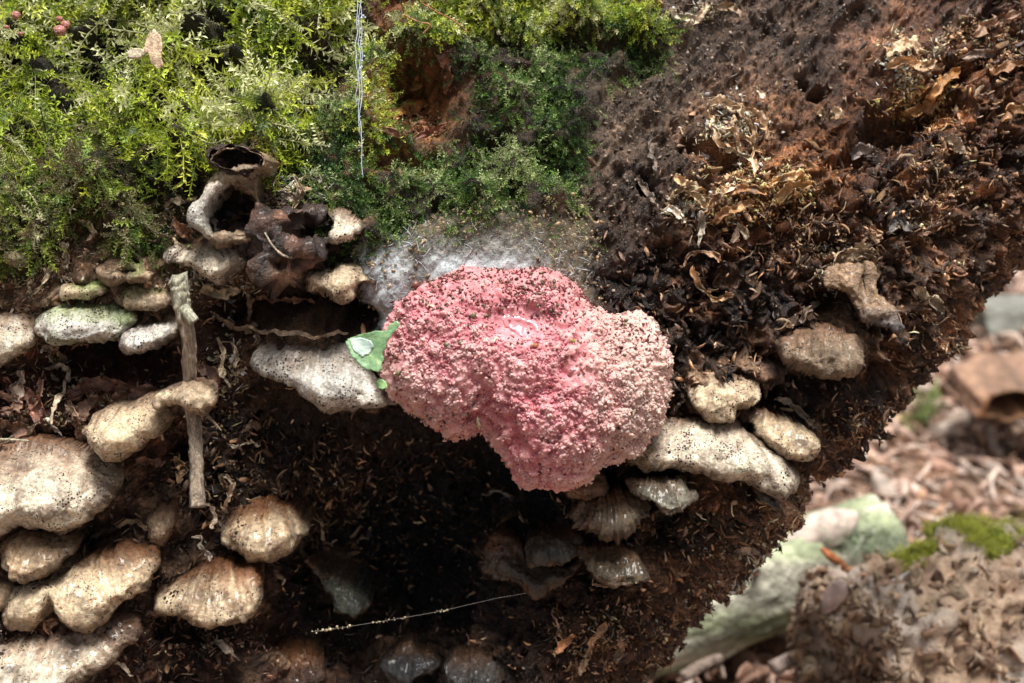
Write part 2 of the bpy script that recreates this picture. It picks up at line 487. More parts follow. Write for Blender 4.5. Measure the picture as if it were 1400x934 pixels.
PALE = (.82, .70, .53); CREAM = (.74, .57, .37); TAN = (.40, .28, .17); WHITEISH = (.80, .75, .66)
RUST = (.22, .09, .035); GREY = (.20, .17, .12); DARK = (.06, .035, .025); BROWN = (.20, .11, .06)
BR = [ # name, label, outline, kwargs, (main, lip, stain, stain_amt, green), material
 ('shelf', 'white bracket with a green mossy top and one dark split, left of the twig', [(57,452),(71,421),(104,409),(143,409),(179,424),(187,437),(175,462),(143,471),(104,473),(72,464)],
  dict(H=.5, tilt=.35, furrow=.02), (WHITEISH, PALE, (.30,.36,.14), .7, .5), 0),
 ('shelf', 'cream speckled bracket cut by the left edge, left of the white mossy bracket', [(-30,432),(25,429),(50,432),(60,450),(55,472),(35,494),(10,504),(-30,505)],
  dict(H=.5, tilt=.4), (PALE, CREAM, BROWN, .4, 0), 0),
 ('shelf', 'small pale bracket with a thick lip touching the upper twig', [(173,461),(184,438),(204,443),(236,431),(253,441),(249,456),(229,473),(200,485),(182,480)],
  dict(H=.42, tilt=.4), (WHITEISH, CREAM, BROWN, .3, .15), 0),
 ('shelf', 'small grey-green bracket perched above the white mossy one', [(88,397),(107,383),(143,383),(150,399),(125,411),(97,410)],
  dict(H=.25, tilt=.2), (CREAM, TAN, (.22,.3,.1), .8, .7), 0),
 ('shelf', 'withered greenish fold of bracket with a dark hollow, below the moss at left', [(136,364),(161,349),(193,360),(217,374),(203,389),(175,385),(155,390),(138,380)],
  dict(H=.3, tilt=.15, pits=[(180,372,12,6,.3)]), (TAN, CREAM, BROWN, .5, .5), 0),
 ('shelf', 'little mossy yellow-green bracket near the left edge under the moss', [(7,336),(29,325),(59,338),(55,354),(39,364),(18,357)],
  dict(H=.28, tilt=.25), (TAN, CREAM, (.25,.33,.1), .8, .8), 0),
 ('shelf', 'grey-tan crusty plate of bracket between moss and the white shelf', [(155,392),(200,388),(228,398),(230,420),(195,424),(170,420)],
  dict(H=.14, tilt=.1), (CREAM, TAN, BROWN, .5, .4), 0),
 ('shelf', 'thin greyish flap hanging left of the small grey-green bracket', [(45,410),(65,388),(83,385),(82,402),(68,420),(55,420)],
  dict(H=.12, tilt=.15), (TAN, CREAM, BROWN, .5, .2), 0),
 ('shelf', 'large white speckled bracket left of the pink slime mould behind the green leaf', [(347,480),(352,461),(400,462),(440,466),(475,470),(492,492),(515,520),(548,550),(505,557),(465,560),(438,551),(412,533),(373,516),(349,498)],
  dict(H=.62, tilt=.45, lump=.05, ridge=.03), (WHITEISH, PALE, TAN, .3, 0), 0),
 ('shelf', 'pale tongue-shaped bracket below the white rolled ring', [(231,351),(246,339),(269,342),(287,325),(323,323),(334,340),(336,363),(322,384),(303,389),(277,374),(251,366),(236,359)],
  dict(H=.45, tilt=.3, lump=.08), (PALE, WHITEISH, BROWN, .45, 0), 0),
 ('shelf', 'pale pointed flap at the right end of the dark decayed bracket', [(447,287),(470,290),(490,303),(501,315),(484,327),(465,338),(453,330),(456,309)],
  dict(H=.32, tilt=.25, y=-.25), (PALE, CREAM, BROWN, .5, 0), 0),
 ('shelf', 'tan curled bracket with a trailing tip beside the white film', [(421,367),(431,360),(455,366),(488,356),(501,370),(522,387),(503,389),(492,393),(485,409),(457,410),(432,403),(420,389)],
  dict(H=.45, tilt=.3, lump=.08), (CREAM, TAN, BROWN, .3, 0), 0),
 ('shelf', 'big round cream bracket on the left edge, largest of the left cluster', [(-40,606),(20,600),(75,600),(122,614),(163,638),(174,664),(160,691),(130,710),(95,723),(62,717),(44,712),(20,726),(-40,730)],
  dict(H=.85, tilt=.5, lump=.07, furrow=.02, ridge=.03), (PALE, CREAM, RUST, .45, 0), 0),
 ('shelf', 'small grey-lipped bracket tucked under the big round cream one', [(10,733),(46,724),(104,731),(107,754),(79,782),(43,787),(12,769)],
  dict(H=.42, tilt=.4, y=-.1), (TAN, GREY, BROWN, .3, 0), 1),
 ('shelf', 'double-lobed tan bracket with wet shine at lower left', [(20,800),(72,782),(118,767),(161,743),(200,748),(218,757),(216,786),(186,822),(143,851),(116,849),(89,834),(54,853),(22,847)],
  dict(H=.6, tilt=.45, lump=.06, ridge=.04, pits=[(88,838,9,30,.3)]), (CREAM, TAN, RUST, .6, 0), 1),
 ('shelf', 'small tan knob of bracket at the left edge beside the double-lobed one', [(-30,798),(10,797),(22,812),(18,828),(-30,832)],
  dict(H=.3, tilt=.2), (TAN, CREAM, BROWN, .3, 0), 0),
 ('shelf', 'long cream bracket running out of the bottom left corner', [(-40,872),(40,862),(110,850),(165,836),(192,848),(197,868),(162,896),(122,926),(95,970),(-40,980)],
  dict(H=.75, tilt=.5, lump=.06, ridge=.03), (PALE, CREAM, DARK, .6, 0), 1),
 ('shelf', 'rounded cream bracket with a grey wet lip right of the twig end', [(309,713),(330,690),(376,679),(411,699),(428,722),(411,744),(379,760),(340,755),(310,737)],
  dict(H=.6, tilt=.45, lump=.05, ridge=.05, y=-.55), (CREAM, GREY, RUST, .8, 0), 1),
 ('shelf', 'wide tan bracket with brown streaks below the twig end', [(217,800),(250,785),(304,771),(347,779),(359,801),(354,837),(322,850),(279,848),(250,833),(224,830)],
  dict(H=.6, tilt=.45, lump=.05, ridge=.06, y=-.35), (CREAM, TAN, RUST, .75, 0), 1),
 ('shelf', 'small dim brownish bracket standing behind the double-lobed one', [(207,704),(228,693),(241,707),(237,732),(216,747),(205,726)],
  dict(H=.35, tilt=.1, y=-.1), (TAN, BROWN, BROWN, .5, 0), 0),
 ('shelf', 'dark green-grey translucent bracket in the black hollow', [(418,770),(440,778),(469,786),(493,803),(510,822),(500,836),(480,841),(459,836),(447,805)],
  dict(H=.3, tilt=.3, y=-1.1), ((.09,.10,.075), (.24,.28,.25), RUST, .3, 0), 1),
 ('shelf', 'pale lumpy bracket above the two-lobed one right of the slime mould', [(938,540),(961,518),(1014,510),(1034,528),(1037,547),(1007,561),(975,574),(954,566)],
  dict(H=.42, tilt=.25, lump=.09), (CREAM, PALE, BROWN, .3, 0), 0),
 ('shelf', 'round crusty bracket with dark grey rim on the right of the log', [(1058,468),(1083,449),(1130,442),(1166,450),(1182,475),(1183,499),(1165,513),(1130,517),(1090,506),(1068,491)],
  dict(H=.5, tilt=.35, lump=.12, y=-.2), ((.30,.21,.13), (.10,.09,.07), BROWN, .6, 0), 0),
 ('shelf', 'ribbed brown wet bracket directly below the slime mould at right', [(780,706),(793,686),(836,671),(872,672),(894,692),(862,719),(836,732),(797,728)],
  dict(H=.42, tilt=.3, ridge=.10, ridge_k=22, y=-.75), ((.12,.09,.055), (.12,.11,.08), RUST, .3, 0), 1),
 ('shelf', 'grey shell-shaped wet bracket right of the ribbed brown one', [(854,659),(886,654),(926,660),(947,677),(934,692),(911,703),(893,689),(872,676)],
  dict(H=.25, tilt=.3, ridge=.05, ridge_k=18, y=-.6), ((.18,.165,.12), (.26,.27,.23), BROWN, .2, 0), 1),
 ('shelf', 'dark beaded wet bracket in the middle of the lower hollow', [(717,744),(736,728),(783,731),(792,747),(767,766),(725,767)],
  dict(H=.35, tilt=.25, lump=.1, y=-.9), ((.045,.045,.035), (.10,.11,.10), BROWN, .2, 0), 1),
 ('shelf', 'wide brown jelly-like bracket curving under the dark beaded one', [(660,768),(678,731),(712,748),(724,769),(772,769),(795,761),(775,790),(747,808),(718,803),(682,791)],
  dict(H=.3, tilt=.3, lump=.08, y=-.6), ((.06,.042,.028), (.07,.07,.055), RUST, .3, 0), 1),
 ('shelf', 'fan-shaped olive wet bracket in the lower hollow, right of the beaded one', [(786,750),(850,749),(873,768),(887,787),(850,798),(825,796),(806,779)],
  dict(H=.25, tilt=.35, ridge=.03, ridge_k=16, y=-.6), ((.10,.075,.042), (.12,.12,.09), RUST, .3, 0), 1),
 ('shelf', 'orange-brown stub of bracket peeping out under the slime mould', [(768,652),(800,640),(828,652),(826,671),(800,683),(776,677)],
  dict(H=.3, tilt=.2, y=-.9), ((.36,.18,.09), TAN, BROWN, .3, 0), 1),
 ('shelf', 'wet grey lump of bracket at the bottom edge, left of the pair', [(518,900),(545,884),(590,889),(602,906),(572,927),(530,920)],
  dict(H=.3, tilt=.2, lump=.12, y=-.6), ((.05,.052,.052), (.12,.14,.15), BROWN, .2, 0), 1),
 ('shelf', 'wet grey lump of bracket at the bottom edge, right of the pair', [(608,908),(640,894),(682,904),(688,926),(642,945),(610,934)],
  dict(H=.3, tilt=.2, lump=.12, y=-.5), ((.06,.058,.052), (.12,.13,.13), BROWN, .2, 0), 1),
 ('shelf', 'fuzzy tan stub of bracket squeezed between slime mould and two-lobed bracket', [(846,622),(862,602),(884,590),(900,604),(897,628),(880,642),(858,638)],
  dict(H=.3, tilt=.2, lump=.1, y=-.35), ((.36,.25,.14), TAN, BROWN, .3, 0), 0),
 ('shelf', 'dim brown bracket at the bottom edge right of the pale splinter', [(345,915),(380,893),(430,905),(440,940),(345,950)],
  dict(H=.3, tilt=.15, y=.15, lump=.14), ((.10,.055,.035), BROWN, RUST, .5, 0), 1),
 ('shelf', 'grey drop-shaped flap hanging under the two-lobed bracket', [(1030,668),(1050,675),(1072,692),(1070,702),(1052,698),(1038,684)],
  dict(H=.12, tilt=.1, y=-.4), ((.12,.11,.09), GREY, BROWN, .3, 0), 1),
]
print('log grid')
GS = 0.023
s_ = np.arange(-9.5, 15.0, GS); q_ = np.arange(-4.0, 18.5, GS)
SS, QQ = np.meshgrid(s_, q_)
s, q = SS.ravel(), QQ.ravel()
# coarse evaluate the base, it is smooth: every 6th sample, then bilinear
def upsample(f, st=6):
    ns, nq = len(s_), len(q_)
    a = np.arange(0, ns + st, st); b = np.arange(0, nq + st, st)
    cs, cq = np.meshgrid(s_[0] + a * GS, q_[0] + b * GS)
    F = f(cs.ravel(), cq.ravel())
    F = F.reshape(len(b), len(a), -1)
    ia = np.arange(ns) // st; ta = (np.arange(ns) % st) / st
    ib = np.arange(nq) // st; tb = (np.arange(nq) % st) / st
    ta = ta[None, :, None]; tb = tb[:, None, None]
    G = (F[ib][:, ia] * (1 - ta) * (1 - tb) + F[ib][:, ia + 1] * ta * (1 - tb) + F[ib + 1][:, ia] * (1 - ta) * tb + F[ib + 1][:, ia + 1] * ta * tb)
    return G.reshape(ns * nq, -1)
LV = upsample(log_base, 4)
px, py = to_px(LV)
# keep only what the frame (and a side step) can see
keep = (px > -230) & (px < 1620) & (py > -200) & (py < 1120)
idx = np.arange(len(LV)).reshape(len(q_), len(s_))
quads = np.stack([idx[:-1, :-1].ravel(), idx[:-1, 1:].ravel(), idx[1:, 1:].ravel(), idx[1:, :-1].ravel()], 1)
quads = quads[keep[quads].all(1)]
used = np.unique(quads)
remap = np.full(len(LV), -1); remap[used] = np.arange(len(used))
quads = remap[quads]; LV = LV[used]; px = px[used]; py = py[used]; s = s[used]; q = q[used]
print('log verts', len(LV))
LN = vnormals(LV, quads)
if (LN[:, 1].mean()) > 0:
    LN = -LN; quads = quads[:, ::-1]

def mask_of(poly, px, py, w=22, wob=28, seed=3):
    P = np.stack([px, py, np.zeros_like(px)], 1)
    d = sdf(px, py, poly) + wob * fbm(P, 1 / 45.0, 3, seed)
    return smooth(-w, w, d)
mA = mask_of(MOSS_A, px, py); mB = mask_of(MOSS_B, px, py, seed=9)
hole = np.exp(-(((px - 575) / 62) ** 2 + ((py - 128) / 72) ** 2) ** 2) + .9 * np.exp(-(((px - 445) / 38) ** 2 + ((py - 85) / 45) ** 2) ** 2) + .8 * np.exp(-(((px - 545) / 60) ** 2 + ((py - 218) / 20) ** 2) ** 2)
hole2 = np.exp(-(((px - 800) / 52) ** 2 + ((py - 58) / 18) ** 2) ** 2)
hole = np.clip(hole, 0, 1); mA *= 1 - hole; mB *= (1 - hole) * (1 - hole2)
mF = mask_of(FILM, px, py, 16, 18, seed=21)
moss = np.maximum(mA, mB)

rightness = smooth(-30, 130, (py - 330 + .6 * (px - 800)) * .857 + 40 * fbm(LV, .9, 3, 93)) * smooth(790, 890, px)
cavity = smooth(0, 60, sdf(px, py, [(280, 560), (530, 560), (660, 600), (900, 650), (980, 700), (900, 800), (800, 960), (380, 960), (330, 800), (200, 700)]))
brk = np.zeros(len(LV)); brkc = np.zeros(len(LV))
for ent in BR + [(0, 0, [(122,582),(186,549),(240,540),(237,580),(172,625),(123,601)]), (0, 0, [(862,606),(936,566),(1024,585),(1087,648),(1062,677),(980,652),(875,640)])]:
    pl = np.array(ent[2], float); x0, y0_ = pl.min(0) - 60; x1, y1_ = pl.max(0) + 60
    ii = np.where((px > x0) & (px < x1) & (py > y0_) & (py < y1_))[0]
    if len(ii) == 0: continue
    sd_ = sdf(px[ii], py[ii] + 12, pl); brk[ii] = np.maximum(brk[ii], smooth(-26, 8, sd_)); brkc[ii] = np.maximum(brkc[ii], smooth(-30, 0, sdf(px[ii], py[ii] + 16, pl)))
disp = 0.22 * fbm(LV, 0.8, 3, 1)
disp += brk * (.13 + .22 * fbm(LV, 2.5, 3, 91))
rough_amt = 0.10 + 0.15 * rightness + 0.10 * cavity - 0.04 * mF
f1, f2 = worley(LV * np.array([1, 1, 1.0]) + 0.25 * np.stack([vnoise(LV, 3, 5), vnoise(LV, 3, 6), vnoise(LV, 3, 7)], 1), 2.6, 11)
disp += rough_amt * (0.55 - f1) * 1.1
disp += rough_amt * 1.3 * fbm(LV, 4.5, 4, 31, 0.6)
# grain that runs up to the right on the bark
g = (LV[:, 0] * edge_nrm[0] + LV[:, 2] * edge_nrm[1]); al = (LV[:, 0] * edge_dir[0] + LV[:, 2] * edge_dir[1])
GP = np.stack([g * 3.2, al * 0.55, LV[:, 1] * 0.8], 1)
barkm = smooth(780, 880, px) * (1 - rightness) 
disp += (0.10 + 0.22 * barkm) * fbm(GP, 1.0, 4, 41) * (1 - cavity)
disp += np.maximum(1.25 * mA, .7 * mB) * fbm(LV, 2.0, 3, 51)
hole = np.clip(hole, 0, 1); disp -= 0.12 * hole
for cx, cy, rx, ry, dep, ang in PITS:
    a = math.radians(ang); dx, dy = px - cx, py - cy
    u = dx * math.cos(a) + dy * math.sin(a); v = -dx * math.sin(a) + dy * math.cos(a)
    rr = (u / rx) ** 2 + (v / ry) ** 2
    disp -= dep * 1.15 * np.exp(-rr ** 1.5)
# flatten under the pink mass
lowl = smooth(-20, 60, sdf(px, py, [(-200, 370), (340, 380), (350, 500), (400, 600), (300, 1080), (-200, 1080)]))
ridged = 1 - 2 * np.abs(fbm(LV, 5.5, 3, 131)) - .55
rag = np.clip(rightness + .75 * cavity + .6 * lowl, 0, 1) * (1 - moss)
edgey = smooth(3.2, .4, q) 
disp += rag * (.085 - .04 * edgey) * ridged * (1 + .8 * fbm(LV, 1.6, 2, 132))
disp += rag * .10 * fbm(LV, 11, 3, 141, .7)
h1, h2 = worley(LV + .15 * np.stack([fbm(LV, 3, 2, 161), fbm(LV, 3, 2, 162), fbm(LV, 3, 2, 163)], 1), 4.2, 165)
disp -= rag * .30 * smooth(.42, .15, h1) * smooth(-.15, .25, fbm(LV, 1.4, 2, 166))
disp += (1 - rag) * (1 - moss) * (.065 * fbm(LV, 9, 3, 171, .75) - .03 * smooth(.35, .1, worley(LV, 5.5, 173)[0]) + .13 * fbm(GP * np.array([3, 2.2, 1.]), 1.0, 4, 172, .65))
vec = np.stack([fbm(LV, 6.0, 3, 150 + k, .6) for k in range(3)], 1)
LV2 = LV + LN * disp[:, None] + vec * (rag * (.10 - .03 * edgey) + .02)[:, None]
LN2 = vnormals(LV2, quads)
px2, py2 = to_px(LV2)

# --- colour: rot, bark, moss bed, film, with shade painted into the hollows
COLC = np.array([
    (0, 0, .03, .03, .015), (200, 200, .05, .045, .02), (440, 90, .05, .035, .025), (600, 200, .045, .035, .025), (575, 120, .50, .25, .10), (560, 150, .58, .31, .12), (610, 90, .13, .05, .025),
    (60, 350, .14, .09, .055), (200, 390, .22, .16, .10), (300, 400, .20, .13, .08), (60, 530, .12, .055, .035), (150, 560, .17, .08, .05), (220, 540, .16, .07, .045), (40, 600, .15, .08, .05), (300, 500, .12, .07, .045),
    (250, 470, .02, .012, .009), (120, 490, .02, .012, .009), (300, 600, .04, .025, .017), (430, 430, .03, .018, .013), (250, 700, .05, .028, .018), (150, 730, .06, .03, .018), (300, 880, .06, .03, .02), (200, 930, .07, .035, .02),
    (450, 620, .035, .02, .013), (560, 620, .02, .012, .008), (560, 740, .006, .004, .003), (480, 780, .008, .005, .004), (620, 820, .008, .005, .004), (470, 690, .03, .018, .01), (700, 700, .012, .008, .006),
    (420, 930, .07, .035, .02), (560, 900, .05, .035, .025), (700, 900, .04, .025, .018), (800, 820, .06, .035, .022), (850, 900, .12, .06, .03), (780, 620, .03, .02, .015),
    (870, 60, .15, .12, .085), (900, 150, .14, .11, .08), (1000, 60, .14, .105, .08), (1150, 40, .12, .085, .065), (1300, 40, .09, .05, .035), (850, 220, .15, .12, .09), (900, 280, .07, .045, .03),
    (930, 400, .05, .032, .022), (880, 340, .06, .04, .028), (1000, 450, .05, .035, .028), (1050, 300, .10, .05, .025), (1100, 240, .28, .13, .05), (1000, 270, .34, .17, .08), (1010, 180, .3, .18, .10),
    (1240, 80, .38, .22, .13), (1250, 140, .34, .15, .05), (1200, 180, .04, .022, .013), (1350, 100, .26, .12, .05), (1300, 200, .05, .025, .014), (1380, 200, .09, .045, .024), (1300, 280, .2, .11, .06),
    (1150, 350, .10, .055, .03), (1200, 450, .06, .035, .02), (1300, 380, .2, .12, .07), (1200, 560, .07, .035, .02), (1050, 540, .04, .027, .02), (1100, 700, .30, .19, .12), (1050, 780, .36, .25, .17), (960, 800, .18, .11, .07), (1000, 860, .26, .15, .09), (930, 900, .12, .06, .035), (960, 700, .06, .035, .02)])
wob = 25
wx = px + wob * fbm(LV, 1.6, 3, 61); wy = py + wob * fbm(LV, 1.6, 3, 62)
num = np.zeros((len(LV), 3)); den = np.zeros(len(LV))
for row in COLC:
    r2 = (wx - row[0]) ** 2 + (wy - row[1]) ** 2
    w = np.exp(-r2 / (2 * 42.0 ** 2)) + 1e-5 / (1 + r2 / 1e4) ** 2
    num += w[:, None] * row[2:]; den += w
LC = num / den[:, None]
patch = fbm(LV, 3.0, 4, 71)
hf = fbm(LV, 8.0, 3, 72, .65)
LC *= (1 + 0.7 * patch)[:, None] * np.exp(1.3 * hf * (.35 + .65 * rag))[:, None]
fleck = smooth(.22, .42, fbm(LV, 6.0, 4, 73, .6) + .06 * rightness) * rag * .8
LC = LC * (1 - fleck[:, None]) + (LC * 1.6 + np.array([.09, .045, .02])) * fleck[:, None]
tanp = smooth(0.2, 0.45, fbm(LV, 2.2, 4, 81)) * rightness
LC = LC * (1 - .6 * tanp[:, None]) + np.array([.22, .11, .05]) * .6 * tanp[:, None]
mossbed = moss[:, None] * 0.75
LC = LC * (1 - mossbed) + np.array([.022, .022, .010]) * mossbed
LC = LC * (1 - 0.35 * mF[:, None]) + np.array([.30, .27, .22]) * 0.35 * mF[:, None]
dk = np.exp(-(((px - 575) / 105) ** 2 + ((py - 745) / 75) ** 2) ** 1.5) + .8 * np.exp(-(((px - 640) / 70) ** 2 + ((py - 655) / 30) ** 2))  # deep shade of the lower hollow, painted into the wood colour
wood_tone_shade = np.clip(1 - .3 * rag * smooth(-.1, .3, fbm(LV, 1.1, 3, 75)) - .35 * cavity, 0, 1)  # random dark patches of wood, plus cavity shade put into the colour
LC *= (wood_tone_shade * (1 - .85 * np.clip(dk, 0, 1)))[:, None]
bm = brkc * smooth(-.25, .25, fbm(LV, 3.5, 4, 92)) * (1 - .6 * cavity) * .75
LC = LC * (1 - bm[:, None]) + np.array([.34, .25, .17]) * bm[:, None]
LC = LC * np.array([.88, .71, .61]) * (1 + .35 * cavity[:, None]) * np.exp(1.7 * fbm(LV, 2.6, 4, 94, .6) * (.5 + .5 * rag) - .15)[:, None] * np.exp(.9 * fbm(LV, 14.0, 3, 74, .65))[:, None]
LC = np.clip(LC, 0.0025, 1)

log_root = empty('fallen_log', at(700, 1050, 4))
tag(log_root, 'big rotten moss-topped log that carries the pink slime mould and all the brackets', 'log')
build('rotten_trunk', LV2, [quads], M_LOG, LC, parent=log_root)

# quick lookup of the finished surface in photo coordinates
cell = 8
gx = np.clip(((px2 + 300) / cell).astype(int), 0, 260); gy = np.clip(((py2 + 300) / cell).astype(int), 0, 200)
front = np.full((201, 261), 99.0)
np.minimum.at(front, (gy, gx), LV2[:, 1])
def surf_y(x, y):
    """depth of the finished log surface at a photo position"""
    return float(front[int(np.clip((y + 300) / cell, 0, 200)), int(np.clip((x + 300) / cell, 0, 260))])
def by(x, y):
    return float(base_depth(np.array([float(x)]), np.array([float(y)]))[0])

visible = (px2 > -40) & (px2 < 1440) & (py2 > -40) & (py2 < 980) & (LN2[:, 1] < 0.35)

def scatter_idx(weight, n):
    w = np.where(visible, weight, 0); w = w / w.sum()
    return rng.choice(len(LV2), n, p=w)

# ------------------------------------------------------------------ pillow builder: solid lobes with a rounded lip
def pillow(pts, y0, H, tilt=0.3, back=0.9, g=0.018, wobble=0.055, expo=0.5, lump=0.06, lump_scale=3.0, furrow=0.014, furrow_k=14.0,
           pits=(), drop=0.35, seed=None, detail=None, ridge=0.0, ridge_k=9.0, shelf=True):
    """outline in photo px -> (verts, faces, t, fx, fz) of a closed swollen body at depth y0"""
    seed = seed if seed is not None else int(abs(pts[0][0] * 7 + pts[0][1] * 13)) % 1000
    P = np.array([at(a, b, y0)[[0, 2]] for a, b in catmull(pts, 5)])
    c3 = np.stack([P[:, 0], P[:, 1], np.full(len(P), seed * 1.0)], 1)
    P = P + wobble * np.stack([fbm(c3, 3.5, 3, seed), fbm(c3, 3.5, 3, seed + 5)], 1)
    lo, hi = P.min(0) - g * 2, P.max(0) + g * 2
    xs = np.arange(lo[0], hi[0], g); zs = np.arange(lo[1], hi[1], g)
    X, Z = np.meshgrid(xs, zs); Q = np.stack([X.ravel(), Z.ravel()], 1)
    d, near = seg_dist(Q, P); ins = inside(Q, P)
    D = np.where(ins, d, 0).reshape(X.shape)
    W = D.max()
    U = D * (2 * W - D) / 2
    m = ins.reshape(X.shape)
    for _ in range(int(min(700, 60 + (W / g) ** 2 * 0.8))):
        U[1:-1, 1:-1] = 0.25 * (U[:-2, 1:-1] + U[2:, 1:-1] + U[1:-1, :-2] + U[1:-1, 2:] + g * g)
        U[~m] = 0
    u = (U / U.max()).ravel()
    # cells with a corner inside; outside corners snap to the outline
    I = np.arange(Q.shape[0]).reshape(X.shape)
    c = np.stack([I[:-1, :-1].ravel(), I[:-1, 1:].ravel(), I[1:, 1:].ravel(), I[1:, :-1].ravel()], 1)
    c = c[ins[c].sum(1) >= 2]
    V2 = np.where(ins[:, None], Q, near)
    h = H * u ** expo
    fz0 = (V2[:, 1] - P[:, 1].min()) / np.ptp(P[:, 1])
    h = h * (.55 + .45 * smooth(1.0, .35, fz0)) if shelf else h
    fx = (V2[:, 0] - P[:, 0].min()) / np.ptp(P[:, 0]); fz = (V2[:, 1] - P[:, 1].min()) / np.ptp(P[:, 1])
    y = y0 - h - tilt * (1 - fz)
    if furrow:
        y += furrow * np.sin(furrow_k * np.sqrt(u) + 2 * vnoise(np.stack([V2[:, 0], V2[:, 1], y * 0], 1), 1.5, seed)) * smooth(0.02, 0.3, u)
    for cx, cy, rx, ry, dep in pits:
        k = (V2[:, 0] * 100 * DIST / (DIST + y0) + 700 - cx) / rx; k2 = (467 - V2[:, 1] * 100 * DIST / (DIST + y0) - cy) / ry
        y += dep * np.exp(-(k * k + k2 * k2) ** 2)
    v = np.stack([V2[:, 0], y, V2[:, 1]], 1)
    us = np.unique(c); rm = np.full(len(v), -1); rm[us] = np.arange(len(us))
    v = v[us]; c = rm[c]; t = u[us]; fx = fx[us]; fz = fz[us]
    if vnormals(v, c)[:, 1].mean() > 0: c = c[:, ::-1]
    n = vnormals(v, c)
    dsp = lump * fbm(v + seed, lump_scale, 4, seed) * 1.7
    if detail is None:
        ga = np.arctan2(v[:, 0] - v[:, 0].mean(), v[:, 2].max() + .5 - v[:, 2])
        dsp += .035 * fbm(np.stack([ga * 14, v[:, 2] * .9, v[:, 1]], 1), 1.0, 3, seed + 12)
        w1, w2 = worley(v, 7.0, seed); dsp += .02 * (.5 - w1) - .05 * smooth(.25, .05, w1) * smooth(.1, .3, fbm(v, 2, 2, seed))
    if ridge:
        ang = np.arctan2(v[:, 2] - (P[:, 1].max() + 0.4), v[:, 0] - P[:, 0].mean())
        rp = np.stack([ang * ridge_k, np.zeros(len(v)), fz * 0.8], 1)
        dsp += .55 * ridge * fbm(rp, 1.0, 3, seed + 2) * 1.6
    if detail is not None:
        dsp = dsp + detail(v, t)
    v = v + n * dsp[:, None]
    # skirt back to the wood
    e = np.concatenate([c[:, [0, 1]], c[:, [1, 2]], c[:, [2, 3]], c[:, [3, 0]]])
    key = np.sort(e, 1); _, inv, cnt = np.unique(key, axis=0, return_inverse=True, return_counts=True)
    be = e[cnt[inv.ravel()] == 1]
    bv = np.unique(be); cen = v.mean(0)
    rings = [bv]; allv = [v]; nv = len(v); F = [c]; prev = bv; prevmap = np.full(nv + 10, -1); tt = [t]; ffx = [fx]; ffz = [fz]
    cur = v[bv]
    for st, (bk, shr) in enumerate(((0.10, 0.985), (0.4, 0.90), (1.0, 0.72))):
        nw = v[bv].copy()
        nw[:, 0] = cen[0] + (nw[:, 0] - cen[0]) * shr
        nw[:, 2] = cen[2] + (nw[:, 2] - cen[2]) * shr + drop * bk * back * 0.5 * (1 if True else 0)
        nw[:, 1] = nw[:, 1] + back * bk
        ids = np.arange(nv, nv + len(bv)); allv.append(nw); nv += len(bv)
        mp = {a: b for a, b in zip(bv, ids)}; mpp = {a: b for a, b in zip(bv, rings[-1])}
        F.append(np.array([[mpp[b], mpp[a], mp[a], mp[b]] for a, b in be]))
        rings.append(ids); tt.append(t[bv]); ffx.append(fx[bv]); ffz.append(fz[bv])
    return np.vstack(allv), [np.vstack(F)], np.concatenate(tt), np.concatenate(ffx), np.concatenate(ffz)

def lerp(a, b, t):
    return np.asarray(a) * (1 - t)[:, None] + np.asarray(b) * t[:, None]

def cap_colour(v, t, fx, fz, main, lip, stain, seed=0, stain_amt=0.6, green=0.0, stain_at='top'):
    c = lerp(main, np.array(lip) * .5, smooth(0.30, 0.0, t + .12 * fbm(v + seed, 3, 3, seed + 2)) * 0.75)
    # fine downy streaks that run from the attached side to the lip, and bands along the lip
    cx_, cz_ = v[:, 0].mean(), v[:, 2].max() + .5
    ang = np.arctan2(v[:, 0] - cx_, cz_ - v[:, 2]); rad_ = np.hypot(v[:, 0] - cx_, cz_ - v[:, 2])
    stk = fbm(np.stack([ang * 16, rad_ * 1.6, t * 0 + seed], 1), 1.0, 4, seed + 21, .65)
    bnd = fbm(np.stack([np.sqrt(np.clip(t, 0, 1)) * 6, ang * .8, t * 0 + seed], 1), 1.0, 3, seed + 31)
    c = c * np.exp(.5 * stk + .3 * bnd)[:, None] * 1.06
    dirt = smooth(.12, .4, fbm(v + seed, 2.6, 5, seed + 41, .62))
    c = lerp(c, np.array(stain) * .5 + np.array(main) * .18, dirt * .75)
    c = lerp(c, np.array(stain) * .5, smooth(.78, 1.0, fz + .12 * stk) * .8)  # dark band at the attached edge: joint staining plus painted attachment shadow
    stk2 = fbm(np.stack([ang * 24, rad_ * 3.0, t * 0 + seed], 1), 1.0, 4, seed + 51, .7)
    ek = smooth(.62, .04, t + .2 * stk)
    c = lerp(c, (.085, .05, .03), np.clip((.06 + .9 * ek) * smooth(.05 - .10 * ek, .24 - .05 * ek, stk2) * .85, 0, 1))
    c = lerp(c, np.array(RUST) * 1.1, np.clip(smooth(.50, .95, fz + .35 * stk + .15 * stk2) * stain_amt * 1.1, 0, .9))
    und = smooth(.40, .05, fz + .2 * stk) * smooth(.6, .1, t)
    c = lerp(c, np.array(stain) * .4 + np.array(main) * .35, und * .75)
    n = fbm(v + seed, 1.6, 4, seed + 3)
    k = smooth(0.55, 1.0, fz + 0.5 * n) if stain_at == 'top' else smooth(0.45, 0.0, fz + 0.5 * n)
    c = lerp(c, stain, np.clip(k * stain_amt, 0, 1))
    if green:
        gk = smooth(0.0, 0.35, fbm(v + seed, 2.4, 4, seed + 9) + (fz - 0.5) * 0.8) * green
        c = lerp(c, (.26, .36, .10), gk)
    c = c * (1 + 0.22 * fbm(v + seed, 5, 3, seed + 4))[:, None]
    return c

